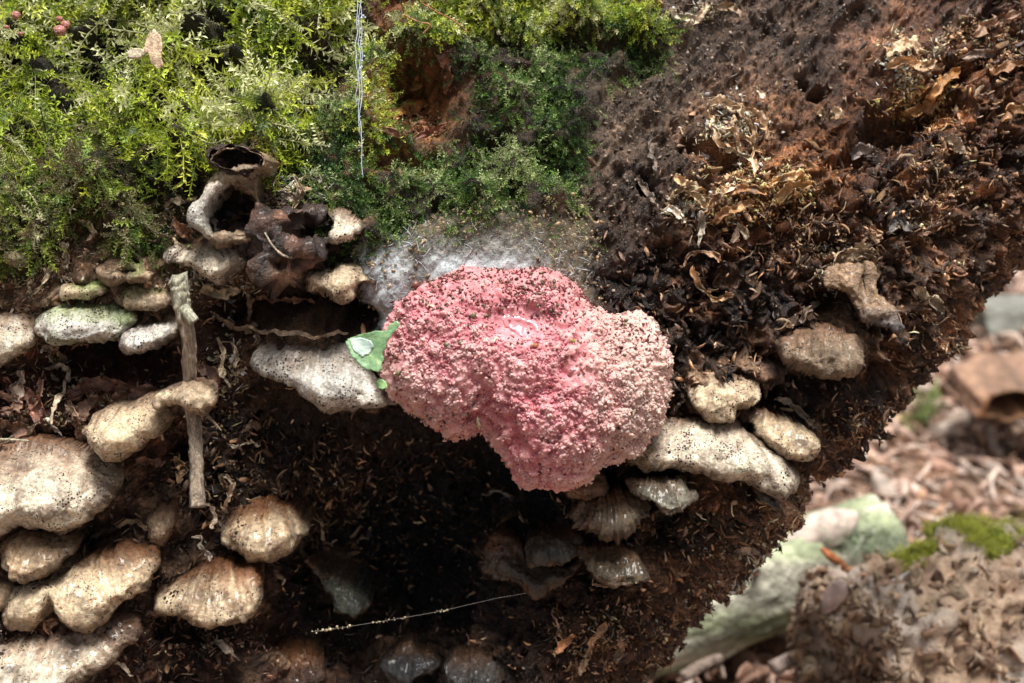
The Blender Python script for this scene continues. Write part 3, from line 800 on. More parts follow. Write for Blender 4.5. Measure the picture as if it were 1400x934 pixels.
n_br = 0
for nm, lab, pts, kw, (mn, lp, stn, sa, gr), wet in BR:
    kw = dict(kw); yo = kw.pop('y', 0.0)
    c = np.mean(np.array(pts), 0)
    ylow = min(by(c[0], c[1]), by(c[0], c[1] - 20)) - 0.02 + yo
    v, F, t, fx, fz = pillow(pts, ylow, back=1.1 + max(0, -yo), drop=.35 if yo > -.4 else .12, **kw)
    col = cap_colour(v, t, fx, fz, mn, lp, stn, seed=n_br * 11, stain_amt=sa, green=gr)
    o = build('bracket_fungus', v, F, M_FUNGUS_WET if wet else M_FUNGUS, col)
    tag(o, lab, 'bracket fungus', 'bracket fungi on the log')
    n_br += 1

# two-lobed bracket: thing with two lobes
r = empty('bracket_fungus', at(980, 620, 1.2)); tag(r, 'long two-lobed cream bracket right of the pink slime mould', 'bracket fungus', 'bracket fungi on the log')
y0 = by(980, 610) - .05
v, F, t, fx, fz = pillow([(862,606),(880,582),(936,566),(1000,564),(1024,585),(1047,609),(1076,632),(1087,648),(1083,668),(1062,677),(1030,666),(980,652),(930,641),(895,636),(875,640)], y0, .6, .45, 1.2, lump=.05, ridge=.03)
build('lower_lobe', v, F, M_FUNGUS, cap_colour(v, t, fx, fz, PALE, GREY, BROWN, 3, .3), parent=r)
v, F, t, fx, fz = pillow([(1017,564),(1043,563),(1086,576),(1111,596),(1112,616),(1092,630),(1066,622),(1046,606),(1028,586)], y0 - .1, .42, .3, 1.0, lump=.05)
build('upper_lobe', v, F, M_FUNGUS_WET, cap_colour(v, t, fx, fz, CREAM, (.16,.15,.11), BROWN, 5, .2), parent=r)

# sausage bracket with the knob that grips the twig
r = empty('bracket_fungus', at(190, 600, 1.2)); tag(r, 'sausage-shaped tan bracket that grips the middle of the twig', 'bracket fungus', 'bracket fungi on the log')
v, F, t, fx, fz = pillow([(121,582),(143,562),(186,549),(222,536),(240,540),(241,560),(237,580),(215,604),(172,625),(143,619),(123,601)], .45, .62, .35, 1.3, lump=.05, ridge=.03)
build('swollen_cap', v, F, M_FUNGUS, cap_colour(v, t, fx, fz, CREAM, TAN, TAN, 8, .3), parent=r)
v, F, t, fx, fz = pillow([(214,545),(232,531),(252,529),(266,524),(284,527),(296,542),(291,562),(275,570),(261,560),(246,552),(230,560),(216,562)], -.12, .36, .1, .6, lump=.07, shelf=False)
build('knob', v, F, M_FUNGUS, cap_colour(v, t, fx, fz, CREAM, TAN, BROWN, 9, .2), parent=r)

# ------------------------------------------------------------------ hollow, rolled brackets (cups)
def cup(cx, cy, y0, rx, ry, rot=0, depth=.7, wall=.07, outer_back=.8, flare=.12, crescent=0.0, cres_ang=200, seed=1, wav=.06, aim=(0, 0)):
    """elliptical open bowl facing the viewer; returns outer and inner shells"""
    n = 110
    prof_o = [(1.0 + flare * 2, outer_back), (1.0 + flare, outer_back * .55), (1.0 + flare * .3, outer_back * .25), (1.0, .05), (.985, -.02), (.95, -.035)]
    prof_i = [(.95, -.035), (.915, -.01), (.89, .08), (.84, depth * .5), (.62, depth * .85), (.3, depth * .9), (0.02, depth * 1.05)]
    a = np.linspace(0, 2 * math.pi, n, endpoint=False); rr = math.radians(rot)
    shells = []
    for prof, is_o in ((prof_o, 1), (prof_i, 0)):
        P = np.array(prof); u = np.linspace(0, len(P) - 1, 26)
        R = np.interp(u, np.arange(len(P)), P[:, 0]); Y = np.interp(u, np.arange(len(P)), P[:, 1])
        A, RR = np.meshgrid(a, R); _, YY = np.meshgrid(a, Y)
        w = np.stack([np.cos(A).ravel() * 1.3, np.sin(A).ravel() * 1.3, YY.ravel()], 1) + seed * 7
        amp = 1 + wav * fbm(w, 1.6, 3, seed)
        cr = crescent * np.clip(np.cos(A - math.radians(cres_ang)), 0, 1) ** 1.5
        if not is_o:
            RR = RR * (1 - cr * .5)
        else:
            RR = RR * (1 + cr * .5 * (0.4 + 0.6 * np.clip(YY / max(outer_back, .1) * 2, 0, 1)))
        x = RR * np.cos(A) * rx / 100 * amp.reshape(RR.shape); z = RR * np.sin(A) * ry / 100 * amp.reshape(RR.shape)
        X = x * math.cos(rr) - z * math.sin(rr); Z = x * math.sin(rr) + z * math.cos(rr)
        Y2 = y0 + YY - cr * .12 + aim[0] * x * 1.0 + aim[1] * z + .05 * fbm(w, 2.2, 3, seed + 3).reshape(RR.shape)
        c = at(cx, cy, y0)
        v = np.stack([(c[0] + X).ravel(), Y2.ravel(), (c[2] + Z).ravel()], 1)
        I = np.arange(len(R) * n).reshape(len(R), n)
        f = np.stack([I[:-1].ravel(), np.roll(I, -1, 1)[:-1].ravel(), np.roll(I, -1, 1)[1:].ravel(), I[1:].ravel()], 1)
        v = v + vnormals(v, f) * ((.04 if is_o else .16) * fbm(v, 5, 3, seed + 5))[:, None]
        shells.append((v, f))
    return shells

def cup_fungus(label, out_col, in_col, mat_o=None, **k):
    sh = cup(**k)
    r = empty('bracket_fungus', at(k['cx'], k['cy'], k['y0'] + .5)); tag(r, label, 'bracket fungus', 'bracket fungi on the log')
    v, f = sh[0]; side = smooth(-.1, .35, (v[:, 0] - v[:, 0].mean()) + .25 * fbm(v, 2, 3, 9))
    c = lerp(out_col, np.array((.30, .19, .11)), side * .85) * np.exp(.8 * fbm(v * np.array([1, .4, 1]), 5, 4, 5))[:, None]
    build('rolled_rim', v, [f], mat_o or M_FUNGUS, c, parent=r)
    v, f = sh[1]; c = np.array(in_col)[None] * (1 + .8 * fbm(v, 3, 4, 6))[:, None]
    build('hollow_lining', v, [f], M_FUNGUS_DARK, c, parent=r)
    return r
r = empty('bracket_fungus', at(312, 282, .4)); tag(r, 'white rolled bracket like a torn ring round a dark hollow, below the moss', 'bracket fungus', 'bracket fungi on the log')
sh = cup(cx=319, cy=290, y0=-.02, rx=40, ry=41, rot=-10, depth=.7, outer_back=.8, flare=.1, crescent=.1, seed=2, wav=.15)
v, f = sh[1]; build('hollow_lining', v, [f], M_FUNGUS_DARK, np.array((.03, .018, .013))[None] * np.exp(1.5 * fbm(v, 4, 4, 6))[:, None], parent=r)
for nm_, pts_, y_, H_, mn_, st_ in (('rolled_flap', [(256,300),(262,284),(275,272),(290,250),(314,243),(317,254),(302,265),(292,281),(286,299),(290,316),(297,328),(278,321),(263,309)], -.05, .34, (.82,.78,.68), CREAM),
                             ('side_wall', [(314,248),(334,241),(355,237),(359,258),(364,284),(360,306),(350,300),(349,280),(338,262),(324,255)], .0, .16, (.42,.29,.17), BROWN),
                             ('torn_lower_edge', [(290,322),(305,318),(330,318),(352,308),(362,304),(360,318),(340,330),(318,332),(298,332)], -.02, .14, (.42,.30,.19), BROWN),
                             ('brow', [(282,250),(300,236),(322,232),(350,226),(360,234),(352,243),(325,248),(300,254)], -.1, .14, (.45,.36,.24), BROWN)):
    v, F, t, fx, fz = pillow(pts_, y_, H_, .02, .55, wobble=.03, shelf=False, lump=.025 if nm_ == 'rolled_flap' else .07, g=.018, drop=0)
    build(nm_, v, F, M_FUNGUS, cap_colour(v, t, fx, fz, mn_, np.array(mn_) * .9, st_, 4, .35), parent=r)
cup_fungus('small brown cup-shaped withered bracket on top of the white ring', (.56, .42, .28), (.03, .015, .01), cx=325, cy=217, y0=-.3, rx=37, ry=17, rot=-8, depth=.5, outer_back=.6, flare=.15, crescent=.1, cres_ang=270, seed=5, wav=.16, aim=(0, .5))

# dark decayed bracket
r = empty('bracket_fungus', at(395, 345, .9)); tag(r, 'dark brown decayed bracket with a hollow, between the white ring and the pale flap', 'bracket fungus', 'bracket fungi on the log')
v, F, t, fx, fz = pillow([(326,324),(345,306),(364,292),(395,285),(431,287),(452,300),(458,320),(455,342),(442,362),(424,376),(418,396),(390,402),(366,397),(352,371),(336,351)],
    .45, .75, .2, 1.1, lump=.24, lump_scale=3.2, shelf=False, pits=[(425, 318, 27, 20, .75), (352, 358, 12, 26, .45), (385, 366, 14, 8, .25)], seed=44)
n = fbm(v, 2.2, 4, 90); c = lerp((.035, .02, .015), (.20, .095, .055), smooth(-.1, .5, n + .25 * (t - .4)))
spot = np.exp(-(((v[:, 0] + 3.08) / .16) ** 2 + ((v[:, 2] - .88) / .1) ** 2)); c = lerp(c, (.5, .33, .22), spot)
build('decayed_cap', v, F, M_FUNGUS_DARK, c, parent=r)

# ------------------------------------------------------------------ ribbons: torn shreds, curled bark, pale strips
def ribbon(pts, width, y_off=-.15, curl=.12, col=(.5, .38, .25), seed=0, thick=.02, taper=True, ruffle=.3, depth_list=None):
    """strip along photo points with rolled edges and its own thickness"""
    P2 = catmull_open(pts, 10); width = width * .62; ruffle = ruffle * 1.8; curl = curl * .8; y_off = y_off * .7
    if depth_list is None:
        ys = np.array([surf_y(a, b) for a, b in P2]); ys = np.convolve(np.pad(ys, 6, 'edge'), np.ones(13) / 13, 'valid') + y_off
    else:
        ys = np.interp(np.linspace(0, 1, len(P2)), np.linspace(0, 1, len(depth_list)), depth_list)
    C = np.array([at(a, b, y) for (a, b), y in zip(P2, ys)])
    T = np.gradient(C, axis=0); T /= np.linalg.norm(T, axis=1)[:, None] + 1e-9
    side = np.cross(T, np.array([0, -1.0, 0])); side /= np.linalg.norm(side, axis=1)[:, None] + 1e-9
    nrm = np.cross(side, T)
    K = len(C); m = 7
    tt = np.linspace(0, 1, K); w = width * (np.sin(np.pi * np.clip(tt * .94 + .03, 0, 1)) ** .45 if taper else np.ones(K))
    sd = np.stack([C[:, 0], C[:, 2], tt * 3], 1) + seed
    w = w * (1 + ruffle * fbm(sd, 4, 3, seed)); tw = .9 * fbm(sd, 1.8, 2, seed + 1)
    V = []
    for sgn in (-1, 1):
        for j in range(m):
            a = (j / (m - 1) * 2 - 1)
            off = side * (a * w)[:, None] * np.cos(tw)[:, None] + nrm * (a * w * np.sin(tw))[:, None]
            off += np.array([0, 1, 0]) * (-curl * (a * a) + .5 * sgn * thick)[None] if False else np.array([[0, -1.0, 0]]) * (curl * a * a * (1 + .6 * vnoise(sd, 5, seed + j)) - sgn * thick * .5)[:, None]
            V.append(C + off)
    V = np.array(V)                       # (2m, K, 3)
    V += .05 * np.stack([vnoise(V.reshape(-1, 3), 9, seed + q) for q in range(3)], 1).reshape(V.shape) + .02 * np.stack([vnoise(V.reshape(-1, 3), 22, seed + q) for q in range(3)], 1).reshape(V.shape)
    I = np.arange(2 * m * K).reshape(2 * m, K)
    F = []
    def strip(A, B):
        F.append(np.stack([A[:-1], A[1:], B[1:], B[:-1]], 1))
    for j in range(m - 1): strip(I[j], I[j + 1]); strip(I[m + j + 1], I[m + j])
    strip(I[m], I[0]); strip(I[m - 1], I[2 * m - 1])
    v = V.reshape(-1, 3)
    c = np.array(col)[None] * np.exp(1.3 * fbm(v, 7, 3, seed + 7))[:, None]
    return v, [np.vstack(F)], c

SHREDS = [
 ([(95,545),(120,530),(150,525),(180,530)], .20, (.20,.09,.055), -.05), ([(120,600),(110,580),(115,560),(135,545)], .16, (.34,.20,.13), -.1), ([(150,560),(180,545),(215,530)], .22, (.22,.11,.07), -.05),
 ([(10,520),(30,535),(50,550),(55,575)], .16, (.22,.10,.065), -.1), ([(0,575),(20,585),(45,590)], .14, (.26,.14,.09), -.08), ([(270,500),(290,510),(300,530)], .15, (.22,.12,.08), -.1), ([(345,440),(352,460),(345,475)], .08, (.24,.15,.1), -.2),
 ([(180,640),(200,630),(225,635)], .10, (.18,.09,.05), -.1), ([(240,620),(250,640),(245,660)], .10, (.30,.19,.10), -.1), ([(330,590),(345,580),(360,585)], .08, (.2,.12,.07), -.1), ([(120,740),(140,728),(165,722)], .07, (.2,.12,.08), -.1), ([(160,720),(185,712),(205,722)], .06, (.26,.17,.1), -.15),
 ([(1060,545),(1080,550),(1105,575),(1118,590)], .08, (.26,.2,.14), -.2), ([(1085,745),(1100,735),(1115,740)], .10, (.32,.22,.15), -.1), ([(1020,800),(1035,780),(1050,775)], .10, (.36,.25,.17), -.1), ([(1000,760),(1020,750),(1040,755)], .09, (.3,.2,.13), -.1),
 # pts, width, col, yoff : pieces of the log itself
 ([(968,150),(985,138),(1003,145),(1018,160)], .10, (.55,.40,.26), -.2), ([(970,150),(972,175),(985,195),(1000,205)], .07, (.5,.34,.2), -.2),
 ([(1003,145),(1025,150),(1045,168),(1048,190)], .07, (.5,.33,.19), -.22), ([(985,175),(1005,180),(1025,195),(1045,210)], .06, (.46,.3,.17), -.2),
 ([(1000,160),(1005,185),(1015,212)], .05, (.5,.34,.2), -.2), ([(1020,160),(1030,185),(1028,215)], .05, (.44,.28,.15), -.2), ([(985,200),(1005,207),(1030,222),(1028,240)], .06, (.5,.36,.22), -.2),
 ([(905,285),(925,292),(940,300)], .07, (.6,.5,.38), -.2), ([(925,238),(940,255),(960,262)], .12, (.42,.27,.14), -.15), ([(920,270),(935,258),(950,268),(962,285)], .10, (.5,.36,.2), -.15),
 ([(965,290),(985,270),(1015,258),(1045,262)], .10, (.34,.16,.06), -.2), ([(975,305),(990,290),(1010,285),(1030,275)], .10, (.4,.2,.08), -.2), ([(960,275),(985,265),(1010,255)], .06, (.55,.4,.26), -.25),
 ([(1055,255),(1075,243),(1100,238)], .10, (.5,.3,.14), -.2), ([(1062,275),(1080,255),(1105,255)], .12, (.4,.22,.08), -.2), ([(1078,232),(1100,225),(1118,232)], .06, (.42,.22,.1), -.2),
 ([(1210,75),(1225,65),(1248,60),(1262,75)], .14, (.48,.33,.2), -.2), ([(1215,95),(1235,85),(1255,92),(1275,85)], .14, (.4,.24,.12), -.2), ([(1240,100),(1262,90),(1268,75)], .06, (.5,.36,.22), -.25),
 ([(1262,150),(1278,125),(1295,105),(1310,95)], .14, (.34,.16,.05), -.12), ([(1235,155),(1262,150),(1280,135)], .14, (.36,.18,.06), -.12), ([(1310,80),(1340,75),(1365,70)], .09, (.3,.2,.14), -.15),
 ([(1330,50),(1360,30),(1400,15)], .10, (.34,.19,.11), -.15), ([(1350,100),(1380,90),(1410,85)], .12, (.36,.18,.08), -.12), ([(1370,165),(1385,150),(1410,150)], .12, (.3,.15,.06), -.15),
 ([(912,12),(930,22),(948,32)], .09, (.6,.5,.36), -.2), ([(945,35),(960,20),(968,8)], .08, (.5,.38,.25), -.2), ([(975,12),(995,8),(1010,22)], .08, (.3,.2,.12), -.15),
 ([(1032,120),(1037,130),(1042,138)], .09, (.45,.34,.25), -.15), ([(1118,155),(1125,158),(1122,166)], .09, (.5,.38,.24), -.2), ([(1138,148),(1142,155),(1138,162)], .09, (.5,.36,.22), -.2),
 ([(955,292),(960,312),(955,335)], .07, (.36,.3,.22), -.25), ([(1000,330),(1012,312),(1020,330)], .08, (.36,.26,.17), -.2), ([(1165,215),(1178,205),(1195,212)], .14, (.22,.17,.14), -.2),
 ([(1215,320),(1225,300),(1245,315)], .13, (.2,.17,.15), -.2), ([(1290,190),(1305,195),(1310,210)], .1, (.35,.26,.18), -.2), ([(1190,312),(1200,325),(1195,335)], .1, (.3,.18,.1), -.2),
 ([(1135,375),(1150,355),(1180,345),(1195,360)], .14, (.34,.24,.15), -.3), ([(1095,440),(1105,425),(1120,415)], .07, (.3,.22,.16), -.15), ([(1250,395),(1270,410),(1290,425)], .12, (.32,.24,.16), -.2),
 ([(1150,350),(1175,340),(1200,348)], .10, (.36,.26,.16), -.25), ([(945,365),(965,400),(980,410),(998,400)], .09, (.34,.2,.1), -.15), ([(930,365),(945,350),(965,345),(985,355)], .05, (.3,.16,.08), -.15),
 ([(205,560),(212,585),(225,600)], .05, (.5,.36,.24), -.2), ([(300,465),(308,490),(303,510),(318,530)], .055, (.45,.36,.24), -.35), ([(315,470),(322,490),(328,510)], .035, (.35,.26,.17), -.3),
 ([(65,505),(88,500),(92,520),(80,545),(72,575)], .05, (.48,.38,.27), -.35), ([(30,505),(28,530),(18,545),(22,520)], .08, (.4,.3,.22), -.25), ([(60,575),(78,590),(85,610)], .04, (.5,.42,.33), -.35),
 ([(0,540),(25,545),(20,560),(2,562)], .10, (.36,.2,.13), -.2), ([(38,560),(50,545),(58,520)], .11, (.26,.13,.08), -.2), ([(88,552),(100,560),(112,580),(118,600)], .08, (.42,.28,.18), -.2),
 ([(0,602),(30,598),(55,580)], .05, (.45,.36,.26), -.3), ([(60,480),(80,478),(92,492)], .12, (.3,.2,.13), -.2), ([(195,562),(225,550),(240,540)], .06, (.4,.3,.2), -.2),
 ([(310,605),(325,608),(345,602),(355,610)], .03, (.5,.4,.27), -.2), ([(300,650),(318,655),(315,672),(308,690)], .05, (.45,.33,.22), -.3), ([(262,735),(275,740),(280,755),(286,768)], .06, (.66,.55,.42), -.35),
 ([(295,868),(303,880),(315,890),(325,900)], .06, (.68,.58,.44), -.35), ([(235,625),(248,632),(245,645)], .07, (.4,.24,.12), -.2), ([(160,905),(172,915),(180,925)], .05, (.55,.46,.34), -.3),
 ([(430,705),(440,720),(445,738)], .04, (.38,.28,.17), -.25), ([(430,650),(440,660),(438,668)], .04, (.36,.26,.16), -.3), ([(270,690),(290,692),(295,710),(292,722)], .045, (.6,.45,.33), -.35),
 ([(268,380),(290,372),(310,380),(330,372)], .09, (.4,.3,.2), -.15), ([(275,395),(305,402),(330,395)], .13, (.42,.32,.2), -.12), ([(340,395),(342,415),(338,435)], .06, (.4,.27,.18), -.2),
 ([(348,405),(375,412),(405,408),(432,412)], .05, (.42,.22,.12), -.55), ([(340,445),(380,455),(430,458),(475,455)], .05, (.5,.36,.24), -.35), ([(290,430),(318,445),(350,455)], .06, (.3,.18,.1), -.3),
 ([(205,330),(230,322),(250,340)], .05, (.35,.25,.16), -.2), ([(225,280),(250,275),(268,268)], .06, (.45,.35,.24), -.3), ([(400,275),(412,262),(425,255)], .05, (.52,.4,.27), -.3), ([(405,240),(412,262),(400,285)], .07, (.46,.34,.22), -.3),
 ([(380,262),(395,270),(385,280)], .06, (.35,.27,.2), -.3), ([(235,298),(255,318),(262,322)], .11, (.3,.14,.07), -.1), ([(40,400),(60,385),(70,365)], .06, (.35,.27,.18), -.15), ([(80,330),(92,350),(88,368)], .09, (.3,.22,.14), -.15),
 ([(105,300),(130,315),(125,330)], .07, (.34,.25,.16), -.15), ([(520,175),(555,188),(590,182),(612,168)], .07, (.24,.1,.06), -.1), ([(530,160),(560,150),(585,140)], .16, (.42,.2,.07), .05), ([(540,135),(560,120),(580,110)], .12, (.38,.18,.07), .1),
 ([(600,70),(612,95),(610,130)], .12, (.15,.06,.03), -.05), ([(855,10),(880,2),(905,5)], .12, (.36,.2,.1), -.1), ([(870,240),(885,262),(900,285)], .08, (.14,.1,.075), -.15), ([(905,190),(890,205),(895,235)], .08, (.12,.085,.06), -.12),
 ([(750,895),(770,880),(785,865)], .10, (.4,.18,.08), -.25), ([(800,890),(815,870),(830,850)], .09, (.42,.24,.13), -.25), ([(790,925),(800,905),(806,890)], .09, (.45,.3,.18), -.25), ([(840,905),(850,885),(848,870)], .1, (.38,.24,.15), -.25), ([(755,840),(765,862),(772,880)], .05, (.35,.2,.12), -.25),
 ([(660,680),(680,672),(700,682)], .03, (.2,.17,.13), -.3), ([(808,790),(818,800),(835,802)], .03, (.4,.25,.14), -.5),
]
print('shreds')
for k, (pts, w, c, yo) in enumerate(SHREDS):
    v, F, cc = ribbon(pts, w, yo, col=c, seed=k * 3, curl=w * .8)
    build('torn_shred', v, F, M_CRUMB, cc, parent=log_root)

# brown withered flap on the right
r_pts = [(1128,372),(1152,352),(1180,350),(1190,372),(1195,400),(1208,420),(1218,440),(1213,453),(1190,441),(1162,428),(1152,404),(1122,391)]
v, F, t, fx, fz = pillow(r_pts, by(1165, 400) - .15, .25, .5, .5, lump=.12, pits=[(1176, 385, 8, 20, .2)])
o = build('bracket_fungus', v, F, M_FUNGUS_DARK, lerp((.30, .19, .11), (.10, .09, .09), smooth(.5, .0, fz + .3 * fbm(v, 2, 3, 4))))
tag(o, 'withered brown flap of bracket with a grey tip on the right side', 'bracket fungus', 'bracket fungi on the log')

# ------------------------------------------------------------------ pink slime mould
print('pink')
PINK = [(522,468),(530,440),(548,410),(577,388),(620,370),(665,366),(710,368),(752,372),(785,388),(803,410),(832,426),(866,430),(892,440),(910,462),(919,494),(914,530),(906,566),(890,600),(862,628),(832,637),(800,655),(762,668),(732,664),(704,650),(682,622),(660,592),(634,598),(602,591),(570,570),(545,551),(529,522)]
def pink_detail(v, t):
    gp = smooth(-1.9, 0.3, -(v[:, 2] - 0.15)) # granules grow larger downwards
    w = v + .12 * np.stack([vnoise(v, 4, 1), vnoise(v, 4, 2), vnoise(v, 4, 3)], 1)
    a1, b1 = worley(w, 3.0, 5); a2, b2 = worley(w, 7.0, 15); a3, b3 = worley(v, 15.0, 25)
    smoothp = np.exp(-(((v[:, 0] - .12) / .42) ** 2 + ((v[:, 2] - .25) / .22) ** 2) ** 1.5)
    d = .10 * (.5 - a1) * (.3 + .7 * gp) + .085 * (.5 - a2) * (.35 + .65 * gp) + .042 * (.5 - a3)
    d += .06 * fbm(v, 1.6, 2, 8)
    d = d * (1 - smoothp) - .13 * smoothp
    pink_detail.out = (a1, a2, a3, gp, smoothp)
    return d
pv, pF, pt, pfx, pfz = pillow(PINK, .62, 1.05, .25, .8, g=.0135, wobble=.05, lump=.03, detail=pink_detail,
    shelf=False, pits=[(823, 560, 22, 60, .10), (655, 560, 18, 60, .16), (705, 440, 60, 30, .15), (838, 470, 18, 40, .12)], drop=.2)
nfront = len(pink_detail.out[0])
a1, a2, a3, gp, smoothp = [np.concatenate([x, np.full(len(pv) - nfront, .5)]) for x in pink_detail.out]
ppx, ppy = to_px(pv)
n = fbm(pv, 1.2, 4, 70)
pc = np.tile(np.array([.66, .31, .33]), (len(pv), 1))
hot = np.exp(-(((ppx - 735 + .25 * (ppy - 560)) / 55) ** 2 + ((ppy - 560) / 120) ** 2)) + .6 * np.exp(-(((ppx - 700) / 120) ** 2 + ((ppy - 430) / 35) ** 2)) + .5 * smooth(-.05, .35, n)
pc = lerp(pc, (.62, .11, .18), np.clip(hot * .75, 0, 1))
creamy = smooth(740, 880, ppx + 40 * n) * .8 + .5 * smooth(500, 600, ppy) * smooth(690, 560, ppx) + .5 * smooth(.3, 0, pt) * smooth(420, 520, ppy)
pc = lerp(pc, (.70, .48, .38), np.clip(creamy, 0, 1))
tips = smooth(.75, .15, a2) * .45 + smooth(.7, .1, a3) * .25
pc = lerp(pc, (.80, .54, .47), np.clip(tips * (.35 + .65 * gp), 0, 1))
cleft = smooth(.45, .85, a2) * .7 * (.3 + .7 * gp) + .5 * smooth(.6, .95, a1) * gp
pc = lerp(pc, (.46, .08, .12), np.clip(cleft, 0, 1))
pc = pc * np.array([.95, .80, .83])
pc = lerp(pc, (.60, .41, .35), np.clip(.16 + .55 * smooth(770, 900, ppx + 50 * n) + .35 * smooth(600, 540, ppx + 30 * n) * smooth(440, 540, ppy), 0, .75))
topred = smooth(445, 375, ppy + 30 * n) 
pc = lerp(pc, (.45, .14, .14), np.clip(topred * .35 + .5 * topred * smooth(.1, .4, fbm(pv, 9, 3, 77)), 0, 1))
pc = lerp(pc, (.66, .27, .29), smoothp)
mould = empty('slime_mould', at(715, 520, .6)); tag(mould, 'large pink granular cushion of slime mould in the middle of the log', 'slime mould')
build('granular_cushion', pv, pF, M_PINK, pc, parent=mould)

gi = rng.choice(nfront, 6500, p=(lambda w: w / w.sum())((.08 + gp[:nfront]) * (1 - smoothp[:nfront]) * (.35 + smooth(-.3, .3, fbm(pv[:nfront], 2.2, 3, 79)))))
pn0 = vnormals(pv, pF[0])
if pn0[:nfront, 1].mean() > 0: pn0 = -pn0
gs = (.009 + .021 * rng.random(len(gi)) ** 2) * (.5 + .6 * gp[gi])
gcol = pc[gi] * (.80 + .36 * rng.random((len(gi), 1))) * np.array([1.04, 1.06, 1.04])
def ico2():
    v, f = IV0, IF0
    out = list(map(tuple, v)); cache = {}; F = []
    def mid(a, b):
        k = (min(a, b), max(a, b))
        if k not in cache:
            m = (np.array(out[a]) + np.array(out[b])) / 2; cache[k] = len(out); out.append(tuple(m / np.linalg.norm(m)))
        return cache[k]
    for a, b, c in f:
        x, y, z = mid(a, b), mid(b, c), mid(c, a); F += [(a, x, z), (b, y, x), (c, z, y), (x, y, z)]
    return np.array(out), np.array(F)
_t = (1 + 5 ** .5) / 2
IV0 = np.array([(-1, _t, 0), (1, _t, 0), (-1, -_t, 0), (1, -_t, 0), (0, -1, _t), (0, 1, _t), (0, -1, -_t), (0, 1, -_t), (_t, 0, -1), (_t, 0, 1), (-_t, 0, -1), (-_t, 0, 1)], float); IV0 /= np.linalg.norm(IV0, axis=1)[:, None]
IF0 = [(0, 11, 5), (0, 5, 1), (0, 1, 7), (0, 7, 10), (0, 10, 11), (1, 5, 9), (5, 11, 4), (11, 10, 2), (10, 7, 6), (7, 1, 8), (3, 9, 4), (3, 4, 2), (3, 2, 6), (3, 6, 8), (3, 8, 9), (4, 9, 5), (2, 4, 11), (6, 2, 10), (8, 6, 7), (9, 8, 1)]
v, F, c = instance_merge([(IV0 * np.array(sq_) * (1 + .25 * np.random.default_rng(k_).normal(size=(12, 1))), np.array(IF0), np.ones((12, 3))) for k_, sq_ in enumerate([(1, 1, 1), (1.3, .8, .9), (.8, 1, 1.3), (1.1, .7, 1), (.9, 1.2, .8)])], pv[gi] + pn0[gi] * (gs * .15)[:, None], rot_basis(rng.normal(size=(len(gi), 3))), gs, gcol)
o = build('granules', v, F, M_PINK, c, parent=mould); tag(o, kind='stuff')

# fluid patch in the smooth dimple, fitted to the cushion
fr = np.arange(nfront)
def on_pink(x, y):
    d = (ppx[:nfront] - x) ** 2 + (ppy[:nfront] - y) ** 2
    return int(np.argmin(d))
pn = vnormals(pv, pF[0])
if pn[:nfront, 1].mean() > 0: pn = -pn
def small_pool(pts, name, mat, lift=.02, H=.05):
    c = np.mean(np.array(pts, float), 0); j = on_pink(*c)
    v, F, t, fx, fz = pillow(pts, pv[j, 1] - lift, H, 0, .12, g=.018, wobble=.02, lump=.01, expo=.7)
    # follow the cushion
    k = [on_pink(a, b) for a, b in zip(*to_px(v))]
    yy = pv[k, 1]; yy = yy - yy.mean()
    v[:, 1] += yy * .9
    return v, F
v, F = small_pool([(674, 425), (700, 428), (730, 437), (748, 455), (742, 470), (722, 468), (695, 455), (676, 440)], 'fluid', M_FLUID, .03, .05)
build('fluid_pool', v, F, M_FLUID, None, parent=mould)

# white film spreading over the wood above the cushion
sel = mF > .03
fq = quads[sel[quads].all(1)]
us = np.unique(fq); rm = np.full(len(LV2), -1); rm[us] = np.arange(len(us))
# relaxed copy of the surface under it, lifted a little
fv = (LV + LN * (0.45 * disp + .11)[:, None])[us]
fv = np.where((fv[:, 1] > (LV2[us, 1] - .03))[:, None] & np.array([False, True, False])[None], (LV2[us, 1] - .03)[:, None], fv)
fpx, fpy = to_px(fv)
white = np.exp(-((fpy - (362 + .0012 * (fpx - 660) ** 2)) / 30) ** 2) * 1.25 + .9 * smooth(580, 520, fpx) + .12
white = np.clip(white * smooth(830, 680, fpx + 40) * (.75 + .9 * fbm(fv, 3, 4, 15)), 0, 1)
fc = lerp((.24, .20, .14), (.54, .57, .58), white) * np.exp(.5 * fbm(fv, 12, 3, 16))[:, None]
ctan = smooth(.25, .5, fbm(fv, 7, 3, 14)) * (1 - white * .6)
fc = lerp(fc, (.42, .28, .15), ctan * .7)
cover = mF[us] ** 1.8 * (.22 + .36 * white)
fo = build('white_film', fv, [rm[fq]], M_FILM, fc, parent=mould)
at_ = fo.data.attributes.new('cover', 'FLOAT', 'POINT'); at_.data.foreach_set('value', cover.astype(np.float32))

